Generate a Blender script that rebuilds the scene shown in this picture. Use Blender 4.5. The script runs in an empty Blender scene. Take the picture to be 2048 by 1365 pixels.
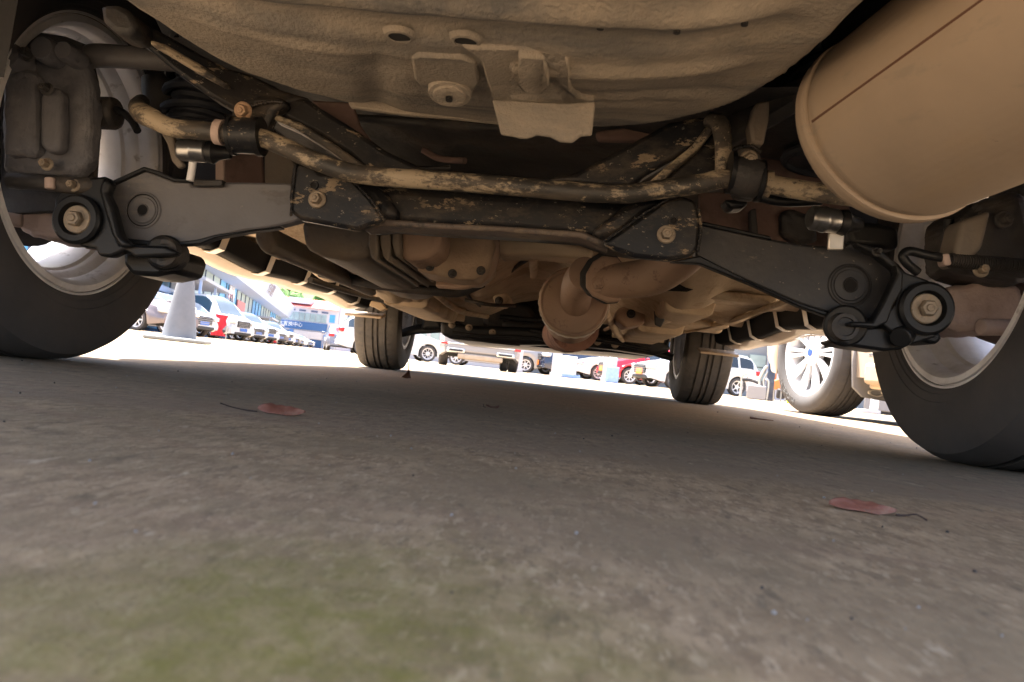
import bpy, bmesh, math, random
from mathutils import Vector, Matrix, noise
random.seed(7)
PI = math.pi
S = bpy.context.scene
COL = S.collection

# ------------------------------------------------------------------ camera
FPX = 1550.0
YAW, PITCH, ROLL = math.radians(3.8), math.radians(2.1), math.radians(6.3)
CAM = Vector((0.114, -1.23, 0.068))
FW = Vector((-math.sin(YAW)*math.cos(PITCH), math.cos(YAW)*math.cos(PITCH), math.sin(PITCH)))
R0 = Vector((math.cos(YAW), math.sin(YAW), 0)); U0 = R0.cross(FW)
RT = R0*math.cos(ROLL)+U0*math.sin(ROLL); UP = U0*math.cos(ROLL)-R0*math.sin(ROLL)
cd = bpy.data.cameras.new('camera'); cam = bpy.data.objects.new('camera', cd); COL.objects.link(cam)
M = Matrix((RT, UP, -FW)).transposed().to_4x4(); M.translation = CAM
cam.matrix_world = M
cd.lens = FPX/2048*36; cd.sensor_width = 36; cd.clip_start = 0.01; cd.clip_end = 3000
cd.dof.use_dof = True; cd.dof.focus_distance = 1.45; cd.dof.aperture_fstop = 17
S.camera = cam
# ------------------------------------------------------------------ sky, sun, exposure
SUN_EL = math.radians(72); SUN_DIR = Vector((-0.62, 0.45, 0)).normalized()   # towards the sun, horizontally
W = bpy.data.worlds.new('World'); S.world = W; W.use_nodes = True
wn = W.node_tree; bg = wn.nodes['Background']
sk = wn.nodes.new('ShaderNodeTexSky'); sk.sky_type = 'NISHITA'; sk.sun_disc = False
sk.sun_elevation = SUN_EL; sk.sun_rotation = math.atan2(SUN_DIR.x, SUN_DIR.y)
sk.dust_density = 4.0; sk.air_density = .9; sk.ozone_density = .4
wn.links.new(sk.outputs[0], bg.inputs[0]); bg.inputs[1].default_value = 0.11
sl = bpy.data.lights.new('sun', 'SUN'); sl.energy = 5.0; sl.angle = math.radians(0.6); sl.color = (1, .95, .88)
so = bpy.data.objects.new('sun', sl); COL.objects.link(so)
sv = SUN_DIR*math.cos(SUN_EL)+Vector((0, 0, math.sin(SUN_EL)))
so.rotation_euler = sv.to_track_quat('Z', 'Y').to_euler(); so.location = (0, 0, 30)
vs = S.view_settings; vs.view_transform = 'Standard'; vs.look = 'None'; vs.gamma = 1; vs.use_curve_mapping = False
vs.exposure = 2.7
S.cycles.max_bounces = 8; S.cycles.diffuse_bounces = 5; S.cycles.glossy_bounces = 4
S.cycles.use_denoising = True

# ------------------------------------------------------------------ pixel helpers (2048 x 1365 photograph)
def ray(px, py): return FW*FPX+RT*(px-1024)-UP*(py-682.5)
def P(px, py, Y): r = ray(px, py); return CAM+r*((Y-CAM.y)/r.y)
def PX(px, py, X): r = ray(px, py); return CAM+r*((X-CAM.x)/r.x)
def PZ(px, py, Z): r = ray(px, py); return CAM+r*((Z-CAM.z)/r.z)
def G(px, D, z=0.0):
    dx = px-1024; dy = (FW.z*FPX+dx*RT.z)/UP.z
    r = FW*FPX+RT*dx-UP*dy; p = CAM+r*(D/FPX); p.z = z; return p

# ------------------------------------------------------------------ materials
MATS = {}
def mat(name, col, rough=.6, metal=0, layers=(), bump=0, bscale=80, bdist=.004, spec=.5, coat=0, var=.12, vscale=9, rvar=0, emit=0, trans=0, ext=None):
    """layers: (colour, noise scale, lo, hi, (sx,sy,sz), strength[, detail])"""
    if name in MATS: return MATS[name]
    m = bpy.data.materials.new(name); m.use_nodes = True; nt = m.node_tree; N = nt.nodes; L = nt.links
    b = N['Principled BSDF']; tc = N.new('ShaderNodeTexCoord')
    b.inputs['Roughness'].default_value = rough; b.inputs['Metallic'].default_value = metal
    b.inputs['Specular IOR Level'].default_value = spec; b.inputs['Coat Weight'].default_value = coat
    if trans: b.inputs['Transmission Weight'].default_value = trans
    if emit: b.inputs['Emission Color'].default_value = (*col, 1); b.inputs['Emission Strength'].default_value = emit
    def tex(scale, st=(1, 1, 1), detail=6, rgh=.6):
        mp = N.new('ShaderNodeMapping'); mp.inputs['Scale'].default_value = st; L.new(tc.outputs['Object'], mp.inputs[0])
        n = N.new('ShaderNodeTexNoise'); n.inputs['Scale'].default_value = scale; n.inputs['Detail'].default_value = detail
        n.inputs['Roughness'].default_value = .74 if detail >= 9 else rgh; L.new(mp.outputs[0], n.inputs['Vector']); return n
    def mix(fac, a, c, typ='MIX'):
        x = N.new('ShaderNodeMix'); x.data_type = 'RGBA'; x.blend_type = typ
        L.new(fac, x.inputs[0]) if hasattr(fac, 'is_linked') else x.inputs[0].__setattr__('default_value', fac)
        for s, v in ((6, a), (7, c)):
            if hasattr(v, 'is_linked'): L.new(v, x.inputs[s])
            else: x.inputs[s].default_value = (*v, 1)
        return x.outputs[2]
    def rng(src, lo, hi, a=0, c=1):
        r = N.new('ShaderNodeMapRange'); r.inputs[1].default_value = lo; r.inputs[2].default_value = hi
        r.inputs[3].default_value = a; r.inputs[4].default_value = c; L.new(src, r.inputs[0]); return r.outputs[0]
    cur = tuple(col)
    if var:
        n = tex(vscale); f = rng(n.outputs[0], .3, .7)
        cur = mix(f, tuple(c*(1-var) for c in col), tuple(min(1, c*(1+var)) for c in col))
    masks = []
    for ly in layers:
        lc, sc, lo, hi, st, sg = ly[:6]
        n = tex(sc, st, ly[6] if len(ly) > 6 else 7, .62); f = rng(n.outputs[0], lo, hi, 0, sg); masks.append(f)
        cur = mix(f, cur, lc)
    if ext: cur = ext(N, L, tc, tex, mix, rng, cur)
    if hasattr(cur, 'is_linked'): L.new(cur, b.inputs['Base Color'])
    else: b.inputs['Base Color'].default_value = (*cur, 1)
    if masks and metal == 0:
        L.new(rng(masks[0], 0, 1, rough, min(1, rough+.35)), b.inputs['Roughness'])
    elif rvar:
        L.new(rng(tex(vscale*2).outputs[0], .3, .7, rough-rvar, rough+rvar), b.inputs['Roughness'])
    if bump:
        bp = N.new('ShaderNodeBump'); bp.inputs['Strength'].default_value = bump; bp.inputs['Distance'].default_value = bdist
        n = tex(bscale, (1, 1, 1), 5); src = n.outputs[0]
        if masks:
            mm = N.new('ShaderNodeMath'); mm.operation = 'MULTIPLY_ADD'; L.new(masks[0], mm.inputs[0]); mm.inputs[1].default_value = .6; L.new(src, mm.inputs[2]); src = mm.outputs[0]
        L.new(src, bp.inputs['Height']); L.new(bp.outputs[0], b.inputs['Normal'])
    MATS[name] = m; return m

DUST = (.34, .245, .15)
def pan_ext(N, L, tc, tex, mix, rng, cur):
    sep = N.new('ShaderNodeSeparateXYZ'); L.new(tc.outputs['Object'], sep.inputs[0])
    def mm(op, a, b):
        m = N.new('ShaderNodeMath'); m.operation = op
        for i, v in enumerate((a, b)):
            if hasattr(v, 'is_linked'): L.new(v, m.inputs[i])
            else: m.inputs[i].default_value = v
        return m.outputs[0]
    yy = mm('ADD', sep.outputs[1], mm('MULTIPLY', mm('SUBTRACT', tex(9, (1, 1, 1), 8).outputs[0], .5), .10))
    for y0, y1, y2, y3, s_ in ((-.66, -.645, -.61, -.595, .8), (-.575, -.56, -.54, -.525, .55), (-.47, -.455, -.44, -.42, .45), (-.79, -.76, -.70, -.69, .6)):
        band = mm('MULTIPLY', rng(yy, y0, y1), rng(yy, y2, y3, 1, 0))
        band = mm('MULTIPLY', band, rng(tex(4.5, (1, .4, 1), 6).outputs[0], .42, .56, 0, s_))
        cur = mix(band, cur, (.065, .068, .072))
    return cur
m_pan = mat('dusty_underseal', (.265, .222, .172), .85, ext=pan_ext, layers=[((.06, .063, .066), 3.4, .50, .64, (.6, 3.0, 2), .8), ((.32, .255, .175), 7, .55, .75, (1, 2, 1), .6), ((.15, .10, .065), 22, .66, .76, (1, 1, 1), .4)], bump=.8, bscale=210, bdist=.003)
m_tan = mat('dusty_body_floor', (.53, .42, .295), .8, layers=[((.20, .12, .07), 6, .50, .66, (1, 1, 1), .75, 9), ((.52, .41, .26), 12, .56, .7, (1, 1, 1), .5)], bump=.6, bscale=45, bdist=.004)
m_muf = mat('dusty_muffler_steel', (.295, .225, .16), .66, layers=[((.19, .135, .09), 4.5, .48, .75, (1, 1, 1), .6), ((.16, .10, .065), 38, .665, .70, (1, 1, 1), .7, 9), ((.32, .235, .15), 9, .54, .72, (2, 1, 1), .6), ((.20, .17, .13), 14, .60, .68, (1, 1, 3), .45, 8)], bump=.35, bscale=28, bdist=.002, var=.08)
m_blk = mat('chipped_black_paint', (.010, .011, .014), .42, spec=.3, layers=[((.33, .25, .165), 24, .585, .60, (.8, 1, 1.8), .8, 14), ((.035, .03, .026), 6, .45, .7, (1, 1, 1), .8), ((.36, .31, .25), 95, .615, .64, (.8, 1, 1.4), .65, 12), ((.09, .07, .052), 11, .50, .66, (1, 1, 2), .7, 9)], bump=.35, bscale=60, bdist=.002)
m_bar = mat('muddy_black_bar', (.028, .026, .024), .5, layers=[((.13, .10, .072), 8, .44, .6, (.5, 1.5, 2), .8), ((.36, .29, .20), 10, .50, .56, (.8, 1.6, 2), .88, 14), ((.04, .034, .028), 48, .56, .585, (1, 1, 1.4), .85, 14), ((.42, .34, .22), 70, .60, .62, (1, 1, 1), .6, 10)], bump=.5, bscale=70, bdist=.002)
m_arm = mat('grey_arm_paint', (.12, .115, .12), .5, layers=[((.09, .085, .08), 6, .5, .7, (1, 1, 1), .6), ((.26, .22, .18), 90, .68, .71, (1, 1, 1), .5, 8), ((.07, .06, .055), 18, .58, .70, (1, 1, 2), .7, 8), ((.22, .19, .16), 9, .54, .66, (.6, 1, 2), .4, 10)], bump=.3, bscale=80, bdist=.0015, var=.1)
m_armb = mat('speckled_black_arm', (.026, .026, .029), .5, spec=.35, layers=[((.42, .36, .28), 75, .635, .655, (1, 1, 1.6), .85, 10), ((.07, .062, .055), 5, .45, .7, (1, 1, 1), .7), ((.20, .165, .125), 16, .60, .68, (1, 1, 2.5), .5, 9)], bump=.35, bscale=70, bdist=.002)
m_black = mat('black_plastic', (.009, .0095, .011), .42, spec=.3, layers=[((.04, .035, .03), 7, .55, .75, (1, 1, 1), .45)], bump=.1)
m_dark = mat('dark_grimy_steel', (.03, .028, .028), .6, layers=[((.11, .085, .065), 10, .52, .68, (1, 1, 1), .7), ((.012, .012, .014), 20, .56, .68, (1, 1, 1), .7)], bump=.5, bscale=60)
m_well = mat('wheel_well_liner', (.014, .014, .016), .85, bump=.3)
m_rub = mat('tyre_rubber', (.062, .058, .058), .85, layers=[((.105, .092, .082), 6, .45, .75, (1, 1, 1), .7), ((.09, .075, .06), 26, .62, .8, (1, 1, 1), .4)], bump=.35, bscale=110, bdist=.0015)
m_alloy = mat('dull_alloy', (.76, .75, .755), .5, .2, layers=[((.17, .14, .12), 34, .60, .72, (1, 1, 1), .7, 8), ((.26, .22, .19), 6, .48, .75, (1, 1, 1), .65)], bump=.08, bscale=200, bdist=.001)
m_bolt = mat('dusty_zinc_bolt', (.25, .205, .155), .5, .35, layers=[((.36, .27, .18), 70, .48, .64, (1, 1, 1), .7, 9), ((.10, .07, .05), 90, .58, .66, (1, 1, 1), .6)], bump=.4, bscale=300, bdist=.001)
m_rust = mat('rusty_bolt', (.34, .22, .14), .7, .2, layers=[((.42, .3, .18), 80, .5, .65, (1, 1, 1), .7)], bump=.3, bscale=200)
m_exh = mat('brown_exhaust_steel', (.33, .22, .155), .62, .0, layers=[((.38, .275, .18), 7, .5, .75, (1, 1, 1), .7), ((.13, .07, .05), 26, .58, .66, (1, 1, 1), .7, 9)], bump=.5, bscale=60, bdist=.002)
m_heat = mat('heat_shield_foil', (.34, .24, .16), .6, .1, layers=[((.13, .09, .065), 6, .5, .72, (1, 1, 1), .7), ((.4, .31, .21), 18, .6, .75, (1, 1, 1), .5)], bump=.8, bscale=130, bdist=.003)
m_tank = mat('grimy_tank', (.16, .135, .11), .6, layers=[((.24, .18, .125), 5, .48, .72, (1, 1, 1), .8), ((.05, .04, .035), 25, .6, .75, (1, 1, 1), .5)], bump=.3, bscale=80)
m_hub = mat('dusty_cast_hub', (.44, .34, .30), .75, layers=[((.17, .12, .10), 9, .5, .7, (1, 1, 1), .7)], bump=.5, bscale=90)
m_red = mat('reddish_inner_arch', (.16, .10, .085), .8, layers=[((.06, .045, .04), 9, .52, .66, (1, 1, 1), .8), ((.30, .22, .17), 14, .58, .74, (1, 1, 1), .5)], bump=.3)
m_clip = mat('bare_steel_clip', (.62, .58, .52), .35, .7, var=.1, bump=.1)
m_mould = mat('matt_black_moulding', (.005, .005, .006), .7, spec=.12)
m_rubf = mat('dusty_tread_rubber', (.095, .087, .078), .85, layers=[((.15, .13, .11), 14, .48, .68, (1, 1, 1), .7), ((.04, .038, .036), 30, .55, .7, (1, 1, 1), .5)], bump=.3, bscale=110, bdist=.0015)
m_skirt = mat('champagne_sill_paint', (.42, .33, .24), .55, layers=[((.42, .31, .2), 5, .5, .8, (1, .4, 1), .5)], coat=.2)
m_champ = mat('champagne_car_paint', (.50, .43, .35), .35, .3, coat=.6, var=.03)
m_chrome = mat('chrome', (.75, .75, .75), .12, 1, var=0)
# ------------------------------------------------------------------ mesh helpers
def link(name, me, m, parent=None, smooth=40, bevel=0, bseg=2, label=None):
    me.name = name
    if m is not None:
        for q in (m if isinstance(m, (list, tuple)) else [m]): me.materials.append(q)
    if smooth:
        for p in me.polygons: p.use_smooth = True
        me.set_sharp_from_angle(angle=math.radians(smooth))
    o = bpy.data.objects.new(name, me); COL.objects.link(o)
    if parent is not None:
        o.parent = parent; o.matrix_parent_inverse = PINV.get(parent.name, Matrix.Identity(4))
    if bevel:
        b = o.modifiers.new('bevel', 'BEVEL'); b.width = bevel; b.segments = bseg; b.limit_method = 'ANGLE'; b.angle_limit = math.radians(30)
    if label: o['label'] = label
    return o
PINV = {}
def fin(name, bm, m, parent=None, **k):
    bmesh.ops.recalc_face_normals(bm, faces=bm.faces)
    me = bpy.data.meshes.new(name); bm.to_mesh(me); bm.free(); return link(name, me, m, parent, **k)
def thing(name, label, cat, loc=(0, 0, 0), rz=0, group=None, world=False):
    o = bpy.data.objects.new(name, None); COL.objects.link(o); o.location = loc; o.rotation_euler = (0, 0, rz)
    o.empty_display_size = .2; o['label'] = label; o['category'] = cat
    if group: o['group'] = group
    if world:
        PINV[o.name] = (Matrix.Translation(Vector(loc)) @ Matrix.Rotation(rz, 4, 'Z')).inverted()
    return o
def tag(o, label, cat, group=None):
    o['label'] = label; o['category'] = cat
    if group: o['group'] = group
    return o
def struct(o): o['kind'] = 'structure'; return o

def loop_faces(bm, rings, closed=True, caps=True):
    n = len(rings[0])
    vs_ = [[bm.verts.new(p) for p in r] for r in rings]
    for a, b in zip(vs_, vs_[1:]):
        for i in range(n if closed else n-1):
            j = (i+1) % n
            try: bm.faces.new((a[i], a[j], b[j], b[i]))
            except ValueError: pass
    if caps and closed:
        for r in (vs_[0], vs_[-1]):
            try: bm.faces.new(r)
            except ValueError: pass
    return vs_
def catmull(pts, n=6):
    pts = [Vector(p) for p in pts]; out = []
    q = [pts[0]*2-pts[1]]+pts+[pts[-1]*2-pts[-2]]
    for i in range(1, len(q)-2):
        p0, p1, p2, p3 = q[i-1:i+3]
        for k in range(n):
            t = k/n
            out.append(.5*((2*p1)+(p2-p0)*t+(2*p0-5*p1+4*p2-p3)*t*t+(3*p1-p0-3*p2+p3)*t**3))
    out.append(pts[-1]); return out
def tube_bm(bm, pts, r, seg=14, n=6, flat=1.0, jit=0):
    """r: number or list per control point"""
    C = catmull(pts, n) if n > 1 else [Vector(p) for p in pts]
    if isinstance(r, (int, float)): rs = [r]*len(C)
    else:
        rs = []
        for i in range(len(C)):
            t = i/max(1, len(C)-1)*(len(r)-1); k = min(int(t), len(r)-2) if len(r) > 1 else 0
            rs.append(r[k]*(1-(t-k))+r[k+1]*(t-k))
    rings = []; prev = None
    for i, c in enumerate(C):
        t = (C[min(i+1, len(C)-1)]-C[max(i-1, 0)]).normalized()
        u = (prev-t*prev.dot(t)).normalized() if prev is not None else t.orthogonal().normalized()
        prev = u; v = t.cross(u)
        rings.append([c+(u*math.cos(a)+v*math.sin(a)*flat)*rs[i]*(1+jit*noise.noise(Vector((i*.7, a, 3)))) for a in [2*PI*k/seg for k in range(seg)]])
    loop_faces(bm, rings)
TEXN = bpy.data.textures.new('lumps', 'CLOUDS'); TEXN.noise_scale = .022; TEXN.noise_depth = 3
TEXF = bpy.data.textures.new('dents', 'CLOUDS'); TEXF.noise_scale = .09; TEXF.noise_depth = 1
def rough_up(o, s=.006, lv=3, tx=None):
    b = o.modifiers.new('sub', 'SUBSURF'); b.subdivision_type = 'SIMPLE'; b.levels = b.render_levels = lv
    d = o.modifiers.new('lumps', 'DISPLACE'); d.texture = tx or TEXN; d.strength = s; d.mid_level = .5; return o
def tube(name, pts, r, m, parent, seg=14, n=6, **k):
    bm = bmesh.new(); kk = {x: k.pop(x) for x in ('flat', 'jit') if x in k}; tube_bm(bm, pts, r, seg, n, **kk); return fin(name, bm, m, parent, **k)
def box_bm(bm, c, s, rot=None):
    M_ = Matrix.Translation(Vector(c)) @ (rot.to_4x4() if rot else Matrix.Identity(4)) @ Matrix.Diagonal((*s, 1))
    bmesh.ops.create_cube(bm, size=1, matrix=M_)
def box(name, c, s, m, parent, rot=None, **k):
    bm = bmesh.new(); box_bm(bm, c, s, rot); return fin(name, bm, m, parent, **k)
def prism_bm(bm, front, back):
    loop_faces(bm, [front, back])
def plate(name, px, Y, th, m, parent, bevel=.004, bseg=2, yf=None, **k):
    """outline in photograph pixels, standing at y=Y, th deep away from the camera"""
    f = [P(x, y, (yf(x, y) if yf else Y)) for x, y in px]
    b = [p+Vector((0, th, 0)) for p in f]
    bm = bmesh.new(); prism_bm(bm, f, b); return fin(name, bm, m, parent, bevel=bevel, bseg=bseg, smooth=35, **k)
def lathe_bm(bm, prof, seg=64, Mx=None, mod=None, closed=True):
    """prof: (axial, radius); axis = local X"""
    rings = []
    for k in range(seg):
        a = 2*PI*k/seg; r_ = []
        for i, (u, r) in enumerate(prof):
            if mod: r = mod(i, k, u, r)
            p = Vector((u, r*math.cos(a), r*math.sin(a))); r_.append(Mx @ p if Mx else p)
        rings.append(r_)
    n = len(prof); vv = [[bm.verts.new(p) for p in r] for r in rings]
    for k in range(seg):
        A = vv[k]; B = vv[(k+1) % seg]
        for i in range(n if closed else n-1):
            j = (i+1) % n
            if (A[i].co-B[i].co).length < 1e-7 and (A[j].co-B[j].co).length < 1e-7: continue
            try: bm.faces.new((A[i], A[j], B[j], B[i]))
            except ValueError: pass
def lathe(name, prof, m, parent, Mx=None, seg=64, closed=True, mod=None, **k):
    bm = bmesh.new(); lathe_bm(bm, prof, seg, Mx, mod, closed)
    bmesh.ops.remove_doubles(bm, verts=bm.verts, dist=1e-6); return fin(name, bm, m, parent, **k)
def axis_m(c, d, spin=0):
    """matrix placing local +X along d at c"""
    d = Vector(d).normalized(); q = Vector((1, 0, 0)).rotation_difference(d)
    return Matrix.Translation(Vector(c)) @ q.to_matrix().to_4x4() @ Matrix.Rotation(spin, 4, 'X')
def cyl_prof(L, r, ch=.002): return [(0, 0), (0, r-ch), (ch, r), (L-ch, r), (L, r-ch), (L, 0)]
def bolt_part(c, d, r, m, parent, washer=None, name='bolt'):
    """hex bolt head with washer; d points towards the viewer"""
    Mx = axis_m(c, d); bm = bmesh.new()
    w = washer or r*1.55
    lathe_bm(bm, cyl_prof(.004, w, .0015), 28, Mx, None, False)
    rings = []
    for u, q in ((.004, 1), (.012, 1), (.0145, .82)):
        rings.append([Mx @ Vector((u, r*q*math.cos(k*PI/3), r*q*math.sin(k*PI/3))) for k in range(6)])
    loop_faces(bm, rings)
    lathe_bm(bm, cyl_prof(.0165, r*.45, .001), 12, Mx, None, False)
    return fin(name, bm, m, parent, smooth=30)
def grid_bm(bm, fn, nu, nv):
    vv = [[bm.verts.new(fn(i/nu, j/nv)) for j in range(nv+1)] for i in range(nu+1)]
    for i in range(nu):
        for j in range(nv): bm.faces.new((vv[i][j], vv[i+1][j], vv[i+1][j+1], vv[i][j+1]))
    return vv
def ss(a, b, x):
    t = max(0, min(1, (x-a)/(b-a))); return t*t*(3-2*t)
def nz(x, y, z=0): return noise.noise(Vector((x, y, z)))
# ------------------------------------------------------------------ ground
def ground_ext(N, L, tc, tex, mix, rng, cur):
    sep = N.new('ShaderNodeSeparateXYZ'); L.new(tc.outputs['Object'], sep.inputs[0])
    def math_(op, a, b=None, c=None):
        m = N.new('ShaderNodeMath'); m.operation = op
        for i, v in enumerate((a, b, c)):
            if v is None: continue
            if hasattr(v, 'is_linked'): L.new(v, m.inputs[i])
            else: m.inputs[i].default_value = v
        return m.outputs[0]
    # fine mottling, streaks along the slab, slight stain plus shade painted into the colour under the car, moss where it stays damp behind it
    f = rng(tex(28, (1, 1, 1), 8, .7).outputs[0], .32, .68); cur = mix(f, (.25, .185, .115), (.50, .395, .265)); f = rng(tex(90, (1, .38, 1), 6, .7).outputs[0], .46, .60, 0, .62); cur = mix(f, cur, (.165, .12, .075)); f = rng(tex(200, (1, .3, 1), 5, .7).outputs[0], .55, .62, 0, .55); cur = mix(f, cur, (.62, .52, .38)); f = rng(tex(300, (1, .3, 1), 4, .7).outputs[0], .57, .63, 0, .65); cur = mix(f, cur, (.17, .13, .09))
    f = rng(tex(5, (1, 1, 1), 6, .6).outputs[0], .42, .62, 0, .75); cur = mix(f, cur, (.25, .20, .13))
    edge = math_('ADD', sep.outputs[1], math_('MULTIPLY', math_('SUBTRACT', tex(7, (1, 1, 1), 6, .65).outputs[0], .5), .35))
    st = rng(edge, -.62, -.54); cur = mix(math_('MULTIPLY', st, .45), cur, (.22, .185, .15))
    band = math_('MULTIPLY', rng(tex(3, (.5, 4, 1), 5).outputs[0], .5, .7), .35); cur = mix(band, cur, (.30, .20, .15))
    f = rng(tex(42, (1, .4, 1), 5, .65).outputs[0], .645, .70, 0, .6); cur = mix(f, cur, (.60, .53, .42)); f = rng(tex(50, (1, .35, 1), 7, .7).outputs[0], .58, .66, 0, .65); cur = mix(f, cur, (.12, .095, .065))
    speck = rng(tex(120, (1, 1, 1), 4, .7).outputs[0], .68, .76, 0, .35); cur = mix(speck, cur, (.55, .52, .48))
    pit = rng(tex(95, (1, 1, 1), 4, .7).outputs[0], .66, .73, 0, .7); cur = mix(pit, cur, (.07, .06, .055))
    dx = math_('MULTIPLY', math_('SUBTRACT', sep.outputs[0], .06), 1.35); dy = math_('SUBTRACT', sep.outputs[1], -1.06)
    d = math_('SQRT', math_('ADD', math_('MULTIPLY', dx, dx), math_('MULTIPLY', dy, dy)))
    d = math_('ADD', d, math_('MULTIPLY', math_('SUBTRACT', tex(16, (1, 1, 1), 7, .7).outputs[0], .5), .22))
    moss = rng(d, .15, .03, 0, .85); cur = mix(math_('MULTIPLY', moss, rng(tex(60, (1, 1, 1), 7, .7).outputs[0], .3, .62, .25, 1)), cur, (.175, .17, .03))
    return mix(1.0, cur, (.95, .88, .78), 'MULTIPLY')
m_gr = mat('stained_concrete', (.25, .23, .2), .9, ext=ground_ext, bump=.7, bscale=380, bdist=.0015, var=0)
bm = bmesh.new()
xs = [-900, -120, -30, -8, -3]+[-2+.25*i for i in range(17)]+[3, 8, 30, 120, 900]
vv = [[bm.verts.new((x, y, 0)) for y in xs] for x in xs]
for i in range(len(xs)-1):
    for j in range(len(xs)-1): bm.faces.new((vv[i][j], vv[i+1][j], vv[i+1][j+1], vv[i][j+1]))
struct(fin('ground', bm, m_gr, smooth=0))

# ------------------------------------------------------------------ wheels
def tyre_prof(w, R, rr):
    h = w/2; t = h*.74
    return [(-h*.72, rr-.006), (-h*.86, rr+.008), (-h*.90, rr+.014), (-h*.925, rr+.016), (-h*.935, rr+.021), (-h*.955, rr+.022), (-h*.97, rr+.034), (-h*.985, rr+.035), (-h*.99, rr+(R-rr)*.36), (-h*1.0, rr+(R-rr)*.52), (-h*.96, R-.028), (-h*.9, R-.013), (-t, R-.003),
            (-t*.66, R), (-t*.655, R-.009), (-t*.545, R-.009), (-t*.54, R+.001), (-t*.20, R+.001), (-t*.195, R-.009), (-t*.085, R-.009), (-t*.08, R+.001),
            (t*.08, R+.001), (t*.085, R-.009), (t*.195, R-.009), (t*.20, R+.001), (t*.54, R+.001), (t*.545, R-.009), (t*.655, R-.009), (t*.66, R),
            (t, R-.003), (h*.9, R-.013), (h*.96, R-.028), (h, rr+(R-rr)*.52), (h*.99, rr+(R-rr)*.36), (h*.86, rr+.008), (h*.72, rr-.006), (h*.6, rr-.004), (-h*.6, rr-.004)]
def tread_mod(R):
    def f(i, k, u, r):
        if i in (12, 13, 28, 29) and k % 3 == 0: return r-.0035
        if i in (16, 17, 20, 21, 24, 25) and (k+i) % 5 == 0: return r-.003
        return r
    return f
def wheel(parent, c, out, R=.34, w=.225, rr=.216, spokes=5, steer=0, seg=180, twin=False, m_r=None, hubcol=None, disc=True, blocks=True, m_t=None):
    """out = +1/-1, the side the face looks to"""
    m_r = m_r or m_alloy
    root = bpy.data.objects.new('wheel', None); COL.objects.link(root); root.parent = parent
    Mx = Matrix.Translation(Vector(c)) @ Matrix.Rotation(steer+(0 if out > 0 else PI), 4, 'Z')
    root.matrix_parent_inverse = PINV.get(parent.name, Matrix.Identity(4)); root.matrix_basis = Mx
    root.empty_display_size = .1
    lathe('tyre', tyre_prof(w, R, rr), m_t or m_rub, root, seg=seg, mod=tread_mod(R) if blocks else None, smooth=28)
    h = w*.40; a, b = -h, h
    # barrel: inner lip at a, drop centre, outer lip at b
    prof = [(a-.010, rr+.0175), (a-.002, rr+.0185), (a+.002, rr+.001), (a+.022, rr-.003), (a+.03, rr-.014), (a+.052, rr-.018), (a+.10, rr-.018), (b-.03, rr-.010), (b-.012, rr-.002), (b-.002, rr+.001), (b+.002, rr+.0165), (b+.009, rr+.016),
            (b+.009, rr+.010), (b+.004, rr-.006), (b-.012, rr-.014), (b-.03, rr-.026), (a+.11, rr-.031), (a+.062, rr-.031), (a+.05, rr-.0285), (a+.045, rr-.024), (a+.034, rr-.0225), (a+.022, rr-.014), (a+.006, rr-.0125), (a-.004, rr-.009), (a-.010, rr-.004), (a-.010, rr+.005), (a-.006, rr+.006), (a-.006, rr+.008), (a-.010, rr+.009)]
    lathe('rim', prof, m_r, root, seg=96, smooth=28)
    bm = bmesh.new(); ro = rr-.016
    for k in range(spokes):
        for sgn in ((-1, 1) if twin else (0,)):
            a0 = 2*PI*k/spokes; 
            da0 = sgn*.11; da1 = sgn*(.55/ max(5, spokes) *1.6)
            secs = []
            for t in (0, .35, .7, 1):
                r = .05+(ro-.05)*t; an = a0+da0*(1-t)+da1*t
                wd = (.040 if twin else .046)*(1-.25*t) if spokes <= 8 else .016+.012*t
                u0 = b-.005-.012*(1-t)-.012*math.sin(PI*t)*.4; dp = .026-.008*t
                cr = Vector((0, math.cos(an), math.sin(an))); ct = Vector((0, -math.sin(an), math.cos(an)))
                secs.append([Vector((u0, 0, 0))+cr*r-ct*wd*.36, Vector((u0, 0, 0))+cr*r+ct*wd*.36, Vector((u0-dp*.5, 0, 0))+cr*r+ct*wd*.5, Vector((u0-dp, 0, 0))+cr*r+ct*wd*.3, Vector((u0-dp, 0, 0))+cr*r-ct*wd*.3, Vector((u0-dp*.5, 0, 0))+cr*r-ct*wd*.5])
            loop_faces(bm, secs)
    fin('spokes', bm, m_r, root, smooth=40)
    bm = bmesh.new(); lathe_bm(bm, [(b-.05, 0), (b-.05, .07), (b-.018, .076), (b-.008, .066), (b-.008, .03), (b-.002, .027), (b-.002, 0)], 40, None, None, False)
    fin('hub', bm, m_r, root, smooth=40)
    if hubcol: lathe('emblem', [(b-.002, 0), (b-.002, .024), (b+.001, .022), (b+.001, 0)], hubcol, root, seg=24, closed=False)
    if disc:
        lathe('brake_disc', [(b-.09, .05), (b-.09, rr-.06), (b-.066, rr-.06), (b-.066, .05)], m_dark, root, seg=48)
    return root

# ------------------------------------------------------------------ the car above the camera
car = thing('parked_suv', 'car seen from below with dusty pan, black rear suspension arms and big tan muffler', 'car', (0, 1.3, 0), world=True)
bm = None
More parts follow.
